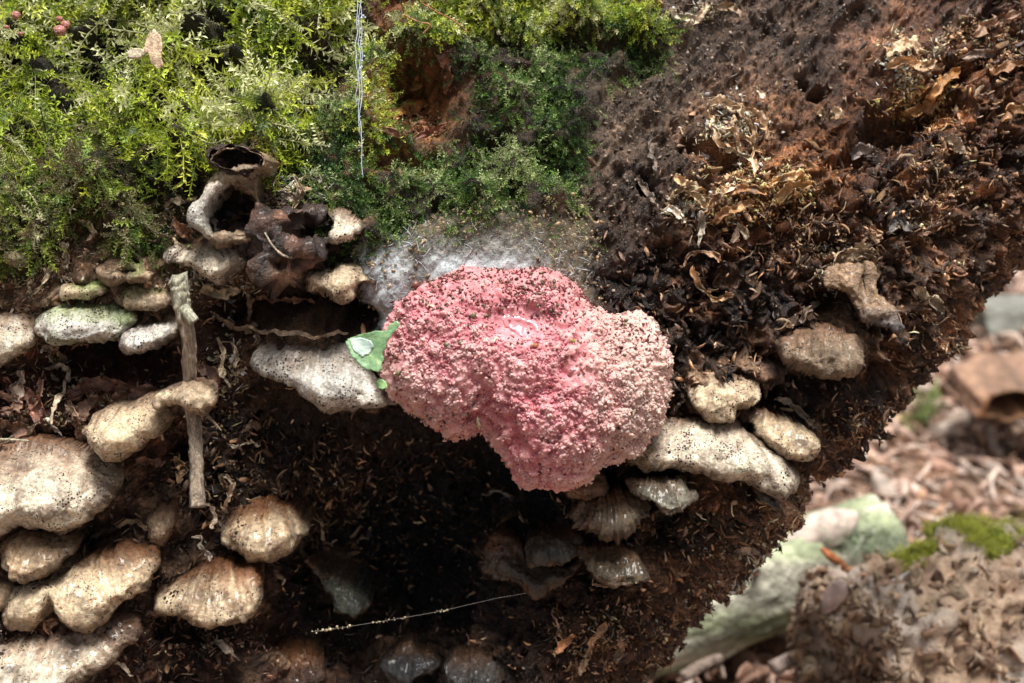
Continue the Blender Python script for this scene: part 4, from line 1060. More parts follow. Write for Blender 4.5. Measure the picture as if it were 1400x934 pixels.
# ------------------------------------------------------------------ crumbs, flakes
def ico():
    t = (1 + 5 ** .5) / 2
    v = np.array([(-1, t, 0), (1, t, 0), (-1, -t, 0), (1, -t, 0), (0, -1, t), (0, 1, t), (0, -1, -t), (0, 1, -t), (t, 0, -1), (t, 0, 1), (-t, 0, -1), (-t, 0, 1)], float)
    f = np.array([(0, 11, 5), (0, 5, 1), (0, 1, 7), (0, 7, 10), (0, 10, 11), (1, 5, 9), (5, 11, 4), (11, 10, 2), (10, 7, 6), (7, 1, 8), (3, 9, 4), (3, 4, 2), (3, 2, 6), (3, 6, 8), (3, 8, 9), (4, 9, 5), (2, 4, 11), (6, 2, 10), (8, 6, 7), (9, 8, 1)])
    return v / np.linalg.norm(v, axis=1)[:, None], f
IV, IF = ico()
def chunk_proto(seed, stretch=(1, 1, 1), amp=.45):
    r = np.random.default_rng(seed)
    return IV * (1 + amp * (r.random(12)[:, None] - .5) * 2) * np.array(stretch), IF, np.ones((12, 3)) * (1 + .25 * (r.random((12, 1)) - .5))
def flake_proto(seed, L=1.0, W=.3):
    r = np.random.default_rng(seed)
    n = 5; V = []
    for i in range(n):
        t = i / (n - 1) * 2 - 1
        w = W * (1 - t * t * .8) * (1 + .5 * (r.random() - .5)); bend = .25 * t * t * (1 if seed % 2 else -1) + .1 * (r.random() - .5)
        for sx, sz in ((-1, -.04), (1, -.04), (1, .05), (-1, .05)):
            V.append((sx * w + .1 * (r.random() - .5), bend + sz * 1.2, t * L))
    V = np.array(V); F = []
    for i in range(n - 1):
        for j in range(4):
            F.append((i * 4 + j, i * 4 + (j + 1) % 4, i * 4 + 4 + (j + 1) % 4, i * 4 + 4 + j))
    F.append((0, 3, 2, 1)); F.append(((n - 1) * 4, (n - 1) * 4 + 1, (n - 1) * 4 + 2, (n - 1) * 4 + 3))
    F = np.array(F)
    tris = np.vstack([F[:, [0, 1, 2]], F[:, [0, 2, 3]]])
    return V[:, [0, 1, 2]], tris, np.ones((len(V), 3)) * (1 + .3 * (r.random((len(V), 1)) - .5))
def shard_proto(seed):
    r = np.random.default_rng(seed + 500); V = []
    asp = .5 + .5 * r.random(); cx_, cy_, tw_ = r.normal(size=3) * .35
    for layer in (0, 1):
        r2 = np.random.default_rng(seed + 900)
        for i in range(3):
            for j in range(3):
                x, y = (i - 1) + .35 * r2.normal(), ((j - 1) + .35 * r2.normal()) * asp
                if (i, j) in ((0, 0), (2, 2), (0, 2), (2, 0)): x *= .65; y *= .65
                V.append((x, y, cx_ * x * x + cy_ * y * y + tw_ * x * y + .14 * r2.normal() + (.12 if layer == 0 else -.12)))
    F = []
    for i in range(2):
        for j in range(2):
            a = i * 3 + j; b = a + 3
            F += [(a, b, b + 1), (a, b + 1, a + 1), (a + 9, b + 10, b + 9), (a + 9, a + 10, b + 10)]
    ring = [0, 1, 2, 5, 8, 7, 6, 3]
    for k in range(8):
        a, b = ring[k], ring[(k + 1) % 8]; F += [(a, b, b + 9), (a, b + 9, a + 9)]
    V = np.array(V)
    return V * .8, np.array(F), np.ones((18, 3)) * (.8 + .5 * np.random.default_rng(seed).random((18, 1)))
SH = [shard_proto(i) for i in range(12)]
CH = [chunk_proto(i, (1, .7, .9)) for i in range(6)] + [chunk_proto(10 + i, (.6, .5, 1.5), .5) for i in range(4)]
FL = [flake_proto(i, 1, .3 if i % 3 else .16) for i in range(7)]

palette = np.array([(.03, .018, .012), (.05, .028, .018), (.09, .05, .03), (.14, .07, .035), (.22, .11, .05), (.32, .18, .09), (.42, .28, .17), (.16, .14, .13)])
def crumb_colours(i, tanness):
    n = len(i)
    base = LC[i]
    p = palette[np.clip((rng.random(n) ** 2.4 * 8).astype(int), 0, 7)]
    p2 = palette[rng.integers(3, 7, n)]
    c = np.where((rng.random(n) < tanness)[:, None], p2, p * .3 + base * .7)
    return c * np.exp(.55 * rng.normal(size=(n, 1)))

print('crumbs')
nofilm = (1 - mF) ** 2
lowleft = smooth(0, 60, sdf(px2, py2, [(-60, 370), (340, 380), (350, 500), (400, 600), (300, 980), (-60, 980)]))
wt = (1 - moss) * nofilm * (.12 + 1.3 * rightness * smooth(-250, 250, py2 - 150 + (px2 - 1100) * .4) + .9 * cavity + .35 * lowleft) * (1 + 1.5 * smooth(2.2, .3, q))
i = scatter_idx(wt, 6500)
tann = np.clip(.03 + .16 * rightness[i] * (1 + fbm(LV2[i], 1.5, 3, 5) * 2) + .3 * smooth(2.0, .2, q[i]) - .1 * cavity[i], 0, .75)
sz = .010 + .045 * rng.random(len(i)) ** 3 * (1 + .4 * rightness[i])
M = rot_basis(rng.normal(size=(len(i), 3)))
v, F, c = instance_merge(SH + CH[6:], LV2[i] + LN2[i] * (sz * .25)[:, None], M, sz, crumb_colours(i, tann))
o = build('wood_crumbs', v, F, M_CRUMB, c, parent=log_root, shade=False); tag(o, kind='stuff')

i = scatter_idx((1 - moss * .8) * (1 - mF) * (.3 + barkm * 1.5 * smooth(1250, 1000, px2)), 9000)
sz = .008 + .028 * rng.random(len(i)) ** 3
pal2 = np.array([(.05, .035, .028), (.12, .085, .06), (.22, .16, .11), (.32, .25, .19), (.20, .10, .05)])
v, F, c = instance_merge(CH + SH[:4], LV2[i] + LN2[i] * (sz * .2)[:, None], rot_basis(rng.normal(size=(len(i), 3))), sz, pal2[rng.choice(5, len(i), p=[.36, .28, .18, .08, .10])])
o = build('bark_grains', v, F, M_CRUMB, c, parent=log_root, shade=False); tag(o, kind='stuff')
i = scatter_idx((1 - moss) * nofilm * (.08 + .28 * rightness + 1.5 * cavity * smooth(700, 450, px2) * smooth(900, 600, py2) + .3 * cavity + .5 * lowleft), 7000)
M = rot_basis(LN2[i] * .3 + rng.normal(size=(len(i), 3)) * .7)
sz = .04 + .09 * rng.random(len(i)) ** 2
v, F, c = instance_merge(FL, LV2[i] + LN2[i] * .03, M, sz, crumb_colours(i, np.clip(.12 + .3 * rightness[i] + .12 * cavity[i], 0, 1)))
o = build('wood_splinters', v, F, M_CRUMB, c, parent=log_root, shade=False); tag(o, kind='stuff')

# lacy clusters of torn fibres where the rot is tan or orange
CL = [(1000,175,38,34,150,(.50,.36,.22)), (985,265,38,28,150,(.42,.26,.13)), (1030,268,35,25,140,(.40,.20,.07)), (1080,250,35,22,140,(.40,.22,.09)), (1240,82,32,28,150,(.46,.31,.18)), (1260,140,45,22,170,(.36,.18,.06)),
      (1345,60,50,22,150,(.34,.19,.10)), (1310,215,50,40,150,(.24,.13,.06)), (1150,370,30,25,90,(.32,.22,.13)), (930,290,20,12,50,(.5,.38,.26)), (1280,300,60,40,170,(.26,.15,.08)), (1100,330,60,30,90,(.22,.13,.07)),
      (1050,790,60,45,260,(.40,.27,.18)), (1110,700,50,30,170,(.32,.19,.11)), (985,830,40,30,110,(.30,.17,.10)), (800,880,60,35,170,(.32,.18,.09)), (890,870,40,40,120,(.24,.15,.09)), (1200,590,50,25,140,(.26,.14,.07)), (1290,470,40,30,120,(.24,.14,.08)),
      (80,530,60,40,130,(.34,.22,.13)), (60,380,50,25,90,(.34,.25,.16)), (280,390,50,22,110,(.40,.29,.18)), (400,262,30,22,110,(.46,.35,.23)), (215,300,40,25,60,(.34,.24,.14)), (170,560,60,20,70,(.30,.17,.10)),
      (310,500,20,45,80,(.36,.27,.17)), (330,650,40,60,70,(.28,.18,.10)), (450,690,50,45,70,(.24,.15,.08)), (120,175,90,25,120,(.18,.12,.07)), (575,170,35,14,60,(.22,.10,.05)), (300,880,60,30,90,(.24,.13,.08)), (940,15,30,12,50,(.42,.31,.2))]
parts_i, parts_c = [], []
for cx, cy, rx, ry, n, col in CL:
    w = np.where(visible, np.exp(-((px2 - cx) / rx) ** 2 - ((py2 - cy) / ry) ** 2), 0); w[w < .02] = 0; w *= (.15 + smooth(-.1, .2, fbm(LV2, 4.5, 2, 210))); w /= w.sum()
    n = int(n * 1.5); ii = rng.choice(len(LV2), n * 2, p=w); parts_i.append(ii); parts_c.append(1.3 * np.array(col)[None] * np.exp(.65 * rng.normal(size=(n * 2, 1))))
i = np.concatenate(parts_i); cc = np.clip(np.vstack(parts_c), .01, .6)
M = rot_basis(LN2[i] * .25 + rng.normal(size=(len(i), 3)) * .7)
v, F, c = instance_merge(FL + SH[:5], LV2[i] + LN2[i] * .03, M, np.stack([.02 + .05 * rng.random(len(i)) ** 2] * 2 + [.03 + .07 * rng.random(len(i)) ** 2], 1), cc)
o = build('torn_fibres', v, F, M_CRUMB, c, parent=log_root, shade=False); tag(o, kind='stuff')

# single flakes and chunks, shared meshes
def shared(protos, name, cols, hi=False):
    out = []
    for (pv_, pf_, pt_) in protos:
        for cc in cols:
            me = mesh_from(name, pv_, [pf_], pt_ * np.array(cc)[None], shade=False)
            me.materials.append(M_CRUMB); out.append(me)
    return out
fmesh = shared(FL, 'wood_flake', [(.34, .21, .10), (.22, .12, .05), (.12, .06, .03), (.42, .30, .18)])
cmesh = shared(SH, 'wood_chunk', [(.24, .13, .06), (.13, .065, .03), (.06, .035, .022), (.36, .22, .12)])
lrl = Vector(log_root.location)
def place(meshes, name, i, sizes, lift):
    W = l2w(LV2[i] + LN2[i] * lift)
    M = rot_basis(LN2[i] * .2 + rng.normal(size=(len(i), 3)) * .8) 
    M = np.einsum('ij,njk->nik', ROT, M)
    for k in range(len(i)):
        o = bpy.data.objects.new(name, meshes[int(rng.integers(0, len(meshes)))])
        scene.collection.objects.link(o); o.parent = log_root
        R3 = Matrix(M[k].tolist()).to_4x4()
        s_k = float(sizes[k])
        o.matrix_basis = Matrix.Translation(Vector(W[k].tolist()) - lrl) @ R3 @ Matrix.Diagonal((s_k, s_k, s_k, 1))
i = scatter_idx((1 - moss) * nofilm * (.5 * rightness + 1.3 * cavity * smooth(640, 450, px2) * smooth(820, 700, py2) + .2 * lowleft + .35 * smooth(820, 900, py2) * smooth(700, 800, px2)), 280)
place(fmesh, 'wood_flake', i, .09 + .09 * rng.random(len(i)), .05)
i = scatter_idx((1 - moss) * nofilm * (rightness * (.3 + 3 * smooth(2, .4, q)) + .15), 260)
place(cmesh, 'wood_chunk', i, .04 + .05 * rng.random(len(i)) ** 1.5, -.01)

# ------------------------------------------------------------------ moss
print('moss')
def sprig_proto(seed, n=15, leaf=.26, wid=.045, spread=1.0):
    r = np.random.default_rng(seed); V, F, T = [], [], []
    bend = .35 * (r.random() - .3)
    def stem(t): return np.array([bend * t * t, .12 * math.sin(t * 3 + seed), t])
    # stem: thin three-sided rod
    for j, t in enumerate((0, .5, 1.0)):
        for a in range(3):
            V.append(stem(t) + .012 * np.array([math.cos(a * 2.094), math.sin(a * 2.094), 0])); T.append(.6)
    for j in range(2):
        for a in range(3):
            b = (a + 1) % 3; F += [(j * 3 + a, j * 3 + b, j * 3 + 3 + b), (j * 3 + a, j * 3 + 3 + b, j * 3 + 3 + a)]
    for i in range(n):
        t = .12 + .88 * i / (n - 1); p = stem(t)
        ang = i * 2.4 + r.random() * .5
        out_ = np.array([math.cos(ang), math.sin(ang) * spread, 0])
        L = leaf * (1 - .45 * t) * (.8 + .4 * r.random()); up = .45 + .5 * t
        d = out_ + np.array([0, 0, up]); d /= np.linalg.norm(d)
        sd = np.cross(d, [0.0, 0, 1]); sd /= np.linalg.norm(sd) + 1e-9
        b = len(V)
        V += [p, p + d * L * .45 + sd * wid, p + d * L * .45 - sd * wid, p + d * L + np.array([0, 0, -.04])]
        sh = .75 + .45 * t
        T += [sh * .7, sh, sh, sh * 1.25]
        F += [(b, b + 1, b + 3), (b, b + 3, b + 2)]
    return np.array(V), np.array(F), np.array(T)[:, None] * np.ones(3)
SP = [sprig_proto(k, 20, .27, .026) for k in range(5)] + [sprig_proto(9 + k, 26, .20, .018, .25) for k in range(4)]
SPF = [sprig_proto(30 + k, 13, .34, .036, .6) for k in range(5)]
down = np.array([0, 0, -1.0])
def moss_patch(name, label, weight, n, size, cols, protos, droop=.5, rnd=.7, lift=0.02, bias=.5):
    i = scatter_idx(weight, n)
    P = LV2[i] + rng.normal(size=(n, 3)) * .02
    dirn = LN2[i] * .7 + down * droop * rng.random((n, 1)) + rng.normal(size=(n, 3)) * rnd * .6
    sz = size[0] + (size[1] - size[0]) * rng.random(n) ** 1.5
    cn = np.clip(bias + .9 * fbm(P, 1.1, 3, 8) + .25 * rng.normal(size=n), 0, .999)
    cc = np.array(cols)[(cn * len(cols)).astype(int)] * (.75 + .5 * rng.random((n, 1)))
    v, F, c = instance_merge(protos, P - LN2[i] * .03, rot_basis(dirn), sz, cc)
    o = build(name, v, F, M_MOSS, c, shade=False)
    tag(o, label, 'moss', kind='stuff')
    return o
gapA = smooth(-.12, .12, fbm(LV2, 1.4, 3, 15) + .1)
fade = smooth(480, 60, px2) * smooth(420, 120, py2)
GA = [(.10, .15, .03), (.22, .31, .04), (.36, .47, .04), (.54, .64, .06), (.68, .74, .12), (.78, .80, .42)]
GB = [(.02, .045, .015), (.04, .09, .02), (.07, .15, .03), (.12, .22, .04), (.24, .36, .08), (.46, .54, .24)]
GD = [(.20, .15, .08), (.26, .24, .10), (.16, .25, .05), (.36, .46, .08), (.48, .46, .26)]
moss_patch('feathery_moss', 'bright yellow-green feathery moss covering the upper left of the log', mA * gapA * smooth(300, 120, py2 - .2 * (px2 - 100)) , 3900, (.25, .85), GA, SP, 1.0, bias=.64)
moss_patch('withered_moss', 'brownish straggling moss under the bright moss at left', mA * smooth(120, 260, py2) * smooth(-.3, .1, fbm(LV2, 1.8, 3, 25) + .1), 3300, (.16, .50), GD, SP, .9)
moss_patch('carpet_moss', 'fine dark green carpet moss above the pink slime mould', mB * (1 - .85 * smooth(-.02, .22, fbm(LV2, 1.6, 3, 35))), 9500, (.08, .28), GB, SPF, .7)
topb = np.maximum(0, mB) * (smooth(70, 20, py2) * smooth(520, 600, px2) + .9 * np.exp(-(((px2 - 515) / 25) ** 2 + ((py2 - 110) / 75) ** 2)))
moss_patch('pale_moss', 'pale yellow-green moss fringe along the top edge and beside the orange hollow', topb, 2600, (.12, .34), GA[1:], SPF + SP[:3], .5)
stray = np.exp(-(((px2 - 200) / 45) ** 2 + ((py2 - 335) / 22) ** 2)) + .6 * np.exp(-(((px2 - 20) / 40) ** 2 + ((py2 - 345) / 20) ** 2)) + .25 * np.exp(-(((px2 - 875) / 30) ** 2 + ((py2 - 65) / 25) ** 2)) + .12 * mF * smooth(370, 320, py2) + .3 * np.exp(-(((px2 - 470) / 40) ** 2 + ((py2 - 345) / 12) ** 2))
moss_patch('stray_moss', 'thin stray tufts of dark moss around the brackets and the white film', stray, 1500, (.07, .22), GB[1:], SPF, .5)

# loose threads of the film
wthr = np.exp(-((py2 - (350 + .0012 * (px2 - 660) ** 2)) / 38) ** 2) * smooth(835, 740, px2) * smooth(485, 560, px2) * mF
i = scatter_idx(wthr * (.3 + smooth(-.1, .3, fbm(LV2, 3, 3, 215))), 900)
hair = flake_proto(3, 1, .08); hair[0][:, 1] *= 1.5
dr = np.stack([rng.normal(size=len(i)), .15 * rng.normal(size=len(i)), .7 * rng.normal(size=len(i)) + .3], 1)
v, F, c = instance_merge([hair], LV2[i] + LN2[i] * (.07 + .06 * rng.random((len(i), 1))), rot_basis(dr), np.stack([.018 + .03 * rng.random(len(i)) ** 2] * 2 + [.03 + .08 * rng.random(len(i)) ** 2], 1), np.array([.55, .58, .60])[None] * (.4 + .9 * rng.random((len(i), 1))))
o = build('film_threads', v, F, M_GRIT, c, parent=mould); tag(o, kind='stuff')

# grit on the film: tan and dark grains on the log
i = scatter_idx(mF * (1 + smooth(360, 300, py2)), 3200)
ft = fv[rm[i].clip(0)] if False else LV2[i]
sz = .008 + .028 * rng.random(len(i)) ** 3
cc = np.where(rng.random((len(i), 1)) < .45, np.array([[.36, .24, .13]]), np.array([[.12, .08, .05]])) * (.6 + .8 * rng.random((len(i), 1)))
v, F, c = instance_merge(CH, LV2[i] + LN2[i] * .09, rot_basis(rng.normal(size=(len(i), 3))), sz, cc)
o = build('film_grit', v, F, M_GRIT, c, parent=mould, shade=False); tag(o, kind='stuff')

# soil grains lying on the cushion, thick along its upper rim
w = (smooth(470, 380, ppy[:nfront]) * 2.6 * (.3 + smooth(-.1, .4, fbm(pv[:nfront], 4, 3, 3))) + .10 + 1.6 * np.exp(-(((ppx[:nfront] - 868) / 28) ** 2 + ((ppy[:nfront] - 462) / 24) ** 2))) * (1 - smoothp[:nfront])
w = np.where(pn[:nfront, 1] < .2, w, 0); w /= w.sum()
j = rng.choice(nfront, 1500, p=w)
sz = .009 + .026 * rng.random(len(j)) ** 2.5
cc = np.where(rng.random((len(j), 1)) < .75, np.array([[.12, .025, .02]]), np.array([[.10, .09, .05]])) * (.4 + 1.2 * rng.random((len(j), 1)))
v, F, c = instance_merge(CH, pv[j] + pn[j] * .008, rot_basis(rng.normal(size=(len(j), 3))), sz, cc)
o = build('soil_grains', v, F, M_GRIT, c, shade=False)
tag(o, 'dark red-brown soil grains strewn over the top of the pink slime mould', 'soil grains', kind='stuff')

# brown specks on the pale brackets are in their material; single debris pieces on the cushion
def chip(name, x, y, ang, L, W, col, label, cat, mat=None):
    j = on_pink(x, y); n = pn[j]
    pr = flake_proto(int(x) % 7, 1, .35)
    a = math.radians(ang); d = np.array([math.cos(a), 0, math.sin(a)]); d -= n * (d @ n)
    R = rot_basis(d[None], roll=n[None])[0]
    v = (pr[0] * np.array([W / .35, W * 1.2, L])) @ R.T + pv[j] + n * .035
    o = build(name, v, [pr[1]], mat or M_CRUMB, pr[2] * np.array(col)[None], shade=False)
    tag(o, label, cat, 'bits of debris on the slime mould')
chip('pale_chip', 676, 468, 55, .07, .022, (.7, .62, .45), 'forked cream chip just below the smooth dimple of the slime mould', 'chip')
chip('pale_chip', 655, 576, 88, .13, .03, (.75, .68, .45), 'upright cream husk on the lower left rim of the slime mould', 'chip')
chip('pale_chip', 590, 421, -20, .06, .022, (.62, .5, .36), 'cream chip on the upper left slope of the slime mould', 'chip')
chip('pale_chip', 864, 564, 30, .06, .03, (.72, .6, .42), 'tiny pale chip on the right slope of the slime mould', 'chip')
chip('moss_scrap', 783, 467, -15, .11, .025, (.3, .33, .06), 'green curl of moss right of the smooth dimple', 'moss scrap')
chip('brown_crumb', 730, 472, 5, .08, .03, (.35, .12, .05), 'orange-brown crumb at the lower edge of the smooth dimple', 'crumb')
for k, (x, y, s2, lab) in enumerate(((646, 432, .05, 'largest olive crumb on the upper left of the slime mould'), (612, 471, .045, 'olive crumb lower left of the dimple, left of a pair'), (631, 469, .045, 'olive crumb lower left of the dimple, right of a pair'),
                            (631, 428, .03, 'small olive crumb just left of the largest one'), (643, 448, .03, 'small olive crumb just below the largest one'), (664, 431, .035, 'dark crumb at the left tip of the smooth dimple'),
                            (544, 510, .045, 'grey-olive crumb on the left rim of the slime mould'), (543, 488, .05, 'dark red crumb on the left rim of the slime mould'), (567, 392, .085, 'rounded brown ball on the upper left rim of the slime mould'))):
    j = on_pink(x, y); pr = CH[k % 6]
    v = pr[0] * s2 * .9 + pv[j] + pn[j] * s2 * .4
    o = build('olive_crumb' if k < 7 else 'brown_crumb', v, [pr[1]], M_GRIT, np.array([.16, .14, .07]) if k < 7 else np.array([.16, .05, .035]))
    tag(o, lab, 'crumb', 'bits of debris on the slime mould')

# ------------------------------------------------------------------ twig
def tube(P, R, n=14, seed=0, ridg=.12, cap=True):
    P = np.array(P, float); K = len(P)
    R = np.interp(np.linspace(0, 1, K), np.linspace(0, 1, len(R)), R)
    T = np.gradient(P, axis=0); T /= np.linalg.norm(T, axis=1)[:, None]
    ref = np.array([0, 1.0, 0]) if abs(T[0, 1]) < .9 else np.array([1.0, 0, 0])
    S = np.cross(T, ref); S /= np.linalg.norm(S, axis=1)[:, None]; B = np.cross(T, S)
    a = np.linspace(0, 2 * np.pi, n, endpoint=False)
    rid = 1 + ridg * vnoise(np.stack([np.cos(a) * 2, np.sin(a) * 2, a * 0 + seed], 1), 1.5, seed)
    V = []
    for k in range(K):
        rr = R[k] * rid * (1 + .5 * ridg * vnoise(np.stack([np.cos(a), np.sin(a), a * 0 + k * .35], 1), 1.5, seed + 1))
        V.append(P[k] + np.cos(a)[:, None] * S[k] * rr[:, None] + np.sin(a)[:, None] * B[k] * rr[:, None])
    V = np.vstack(V); I = np.arange(K * n).reshape(K, n)
    F = np.stack([I[:-1].ravel(), np.roll(I, -1, 1)[:-1].ravel(), np.roll(I, -1, 1)[1:].ravel(), I[1:].ravel()], 1)
    tris = []
    if cap:
        V = np.vstack([V, P[:1], P[-1:]]); c0, c1 = K * n, K * n + 1
        for j in range(n):
            tris.append((c0, I[0, (j + 1) % n], I[0, j])); tris.append((c1, I[-1, j], I[-1, (j + 1) % n]))
    return V, ([F, np.array(tris)] if tris else [F])
tw = empty('twig', at(270, 696, -.3)); tag(tw, 'broken upright dry twig standing among the brackets at left', 'twig')
path = catmull_open([at(243, 382, -.62), at(248, 415, -.6), at(256, 455, -.5), at(259, 500, -.3), at(262, 545, -.1), at(266, 590, -.12), at(268, 640, -.2), at(269, 694, -.3)], 14)
v, F = tube(path, [.112, .105, .08, .085, .075, .088, .08, .078, .095], 22, 4, .42)
tpx, tpy = to_px(v); c = lerp((.36, .28, .20), (.54, .51, .36), smooth(455, 400, tpy)) * np.exp(.9 * fbm(v * np.array([4, 4, .5]), 3, 4, 4, .65))[:, None]
v[:, 0] += .015 * fbm(v * np.array([0, 0, 1.]), 2.5, 3, 6)
for cap_, sgn_ in ((0, 1), (-1, -1)):
    zc = v[0, 2] if cap_ == 0 else v[-2, 2]
    e_ = np.abs(v[:, 2] - zc) < .09
    v[e_, 2] += .09 * vnoise(v[e_] * 1.0, 14, 5) 
build('stem', v, F, M_TWIG, c, parent=tw)
v, F = tube(catmull_open([at(252, 420, -.62), at(258, 430, -.66), at(266, 440, -.66)], 6), [.07, .08, .075], 12, 8, .2)
build('side_stub', v, F, M_TWIG, np.array([.6, .58, .42]), parent=tw)

# thin dry stalks
def thin(name, label, cat, pts, y, r, col, group=None, mat=None, parent=None):
    P = catmull_open([at(a, b, y if np.isscalar(y) else y[k]) for k, (a, b) in enumerate(pts)], 8)
    v, F = tube(P, r, 6, 3, .1); o = build(name, v, F, mat or M_TWIG, np.array(col), parent=parent)
    if not parent: tag(o, label, cat, group)
    return o
thin('dry_stalk', 'red-brown hair-thin stalk in the moss near the top edge left of centre', 'stalk', [(578, 5), (600, 18), (620, 28), (640, 45)], [1.2, 1.1, 1.0, 1.0], [.012, .01], (.45, .16, .06), 'thin dry stalks')
thin('dry_stalk', 'short orange bent stalk above the orange hollow', 'stalk', [(552, 20), (572, 30), (588, 34), (578, 47)], [1.0, .95, .9, .95], [.012, .016], (.5, .25, .1), 'thin dry stalks')
thin('dry_stalk', 'pale thin stalk lying across the dark decayed bracket', 'stalk', [(362, 318), (372, 335), (385, 348), (399, 352)], -.42, [.012, .02], (.55, .45, .33), 'thin dry stalks')
thin('dry_stalk', 'short thorn-like stalk under the knob that grips the twig', 'stalk', [(283, 568), (292, 577), (303, 589)], .3, [.03, .01], (.4, .3, .2), 'thin dry stalks')
thin('dry_stalk', 'pale stalk crossing the left edge above the big round bracket', 'stalk', [(-10, 601), (15, 601), (40, 603)], .1, [.02, .015], (.6, .52, .36), 'thin dry stalks')

# ------------------------------------------------------------------ green leaf fragment
def leaf_piece(outline, y0, tilt, col, thick=.02, fold=.12, mid=None):
    P = np.array([at(a, b, y0)[[0, 2]] for a, b in outline]); g = .03
    lo, hi = P.min(0), P.max(0)
    X, Z = np.meshgrid(np.arange(lo[0] - g, hi[0] + g, g), np.arange(lo[1] - g, hi[1] + g, g)); Q = np.stack([X.ravel(), Z.ravel()], 1)
    d, near = seg_dist(Q, P); ins = inside(Q, P)
    I = np.arange(len(Q)).reshape(X.shape); c = np.stack([I[:-1, :-1].ravel(), I[:-1, 1:].ravel(), I[1:, 1:].ravel(), I[1:, :-1].ravel()], 1)
    c = c[ins[c].sum(1) >= 2]; V2 = np.where(ins[:, None], Q, near)
    us = np.unique(c); rm_ = np.full(len(V2), -1); rm_[us] = np.arange(len(us)); c = rm_[c]; V2 = V2[us]
    A, B = [at(a, b, y0)[[0, 2]] for a, b in mid]; ab = (B - A) / np.linalg.norm(B - A)
    dist = (V2[:, 0] - A[0]) * ab[1] - (V2[:, 1] - A[1]) * ab[0]; al_ = (V2 - A) @ ab
    vein = np.exp(-(dist / .02) ** 2); side = np.exp(-((((al_ - np.abs(dist) * .8) % .2) - .1) / .018) ** 2) * .35
    y = y0 - tilt[0] * (V2[:, 0] - A[0]) - tilt[1] * (V2[:, 1] - A[1]) - fold * np.abs(dist) * 1.5 + .03 * vnoise(np.stack([V2[:, 0], V2[:, 1], V2[:, 0] * 0], 1), 4, 2) - .01 * vein
    v = np.stack([V2[:, 0], y, V2[:, 1]], 1); col = np.array(col)
    cc = col[None] * (1 + .15 * vnoise(v, 6, 4))[:, None] + (vein[:, None] * .8 + side[:, None]) * np.array([.30, .34, .18])
    N_ = len(v); e = np.concatenate([c[:, [0, 1]], c[:, [1, 2]], c[:, [2, 3]], c[:, [3, 0]]]); key = np.sort(e, 1)
    _, inv, cnt = np.unique(key, axis=0, return_inverse=True, return_counts=True); be = e[cnt[inv.ravel()] == 1]
    v2 = np.vstack([v, v + np.array([0, thick, 0])])
    F = np.vstack([c[:, ::-1], c + N_, np.stack([be[:, 0], be[:, 1], be[:, 1] + N_, be[:, 0] + N_], 1)])
    return v2, [F], np.vstack([cc, cc])
lf = empty('leaf_fragment', at(512, 505, -.5)); tag(lf, 'torn green leaf piece stuck to the left rim of the slime mould', 'leaf')
v, F, c = leaf_piece([(472,464),(482,461),(492,457),(505,455),(514,452),(527,453),(533,444),(540,439),(549,440),(545,449),(538,457),(530,468),(528,478),(523,482),(526,492),(521,499),(524,505),(519,509),(508,506),(499,505),(492,499),(486,492),(481,488),(477,478),(473,472)],
    -.42, (.05, -.15), (.24, .42, .20), mid=((478, 462), (524, 500)))
build('blade', v, F, M_LEAF, c, parent=lf)
v, F, c = leaf_piece([(478,464),(492,461),(508,466),(512,474),(505,484),(495,489),(484,480),(480,472)], -.43, (.05, -.15), (.55, .70, .62), thick=.006, mid=((478, 462), (524, 500)))
build('whitish_blotch', v, F, M_LEAF, c, parent=lf)
v, F, c = leaf_piece([(513,520),(520,517),(528,521),(530,529),(524,533),(516,530)], -.35, (.05, -.1), (.22, .42, .14), mid=((513, 520), (530, 530)))
o = build('leaf_fragment', v, F, M_LEAF, c); tag(o, 'tiny green leaf scrap below the larger green leaf piece', 'leaf')
v, F, c = leaf_piece([(204,45),(212,40),(220,48),(222,62),(220,80),(224,90),(212,94),(204,84),(205,70),(196,72),(198,60)], .35, (.1, .1), (.66, .46, .32), thick=.04, mid=((210, 42), (214, 92)))
o = build('bark_chip', v, F, M_CRUMB, c); tag(o, 'peach-coloured chip standing in the bright moss', 'chip')
v, F, c = leaf_piece([(172,70),(185,66),(198,68),(200,76),(188,80),(176,80)], .5, (.1, .1), (.62, .5, .38), thick=.04, mid=((172, 72), (200, 74)))
o = build('bark_chip', v, F, M_CRUMB, c); tag(o, 'pale flat chip in the moss left of the peach-coloured one', 'chip')

# ------------------------------------------------------------------ pink balls in the moss
def ball(x, y, dep, r, label):
    n, m = 20, 14; V = []
    c = at(x, y, dep)
    for j in range(m + 1):
        ph = math.pi * j / m
        for k in range(n):
            th = 2 * math.pi * k / n; V.append((math.sin(ph) * math.cos(th), math.cos(ph), math.sin(ph) * math.sin(th)))
    V = np.array(V); V = V * (1 + .12 * fbm(V + x, 1.6, 3, 3))[:, None]; V[:, 2] *= .85
    I = np.arange((m + 1) * n).reshape(m + 1, n)
    F = np.stack([I[:-1].ravel(), np.roll(I, -1, 1)[:-1].ravel(), np.roll(I, -1, 1)[1:].ravel(), I[1:].ravel()], 1)
    o = build('pink_fruiting_ball', V * r + c, [F], M_FUNGUS_WET, np.array([.60, .24, .20]) * (1 + .2 * fbm(V * 3, 2, 3, 1))[:, None])
    tag(o, label, 'fungus ball', 'pink balls in the moss')
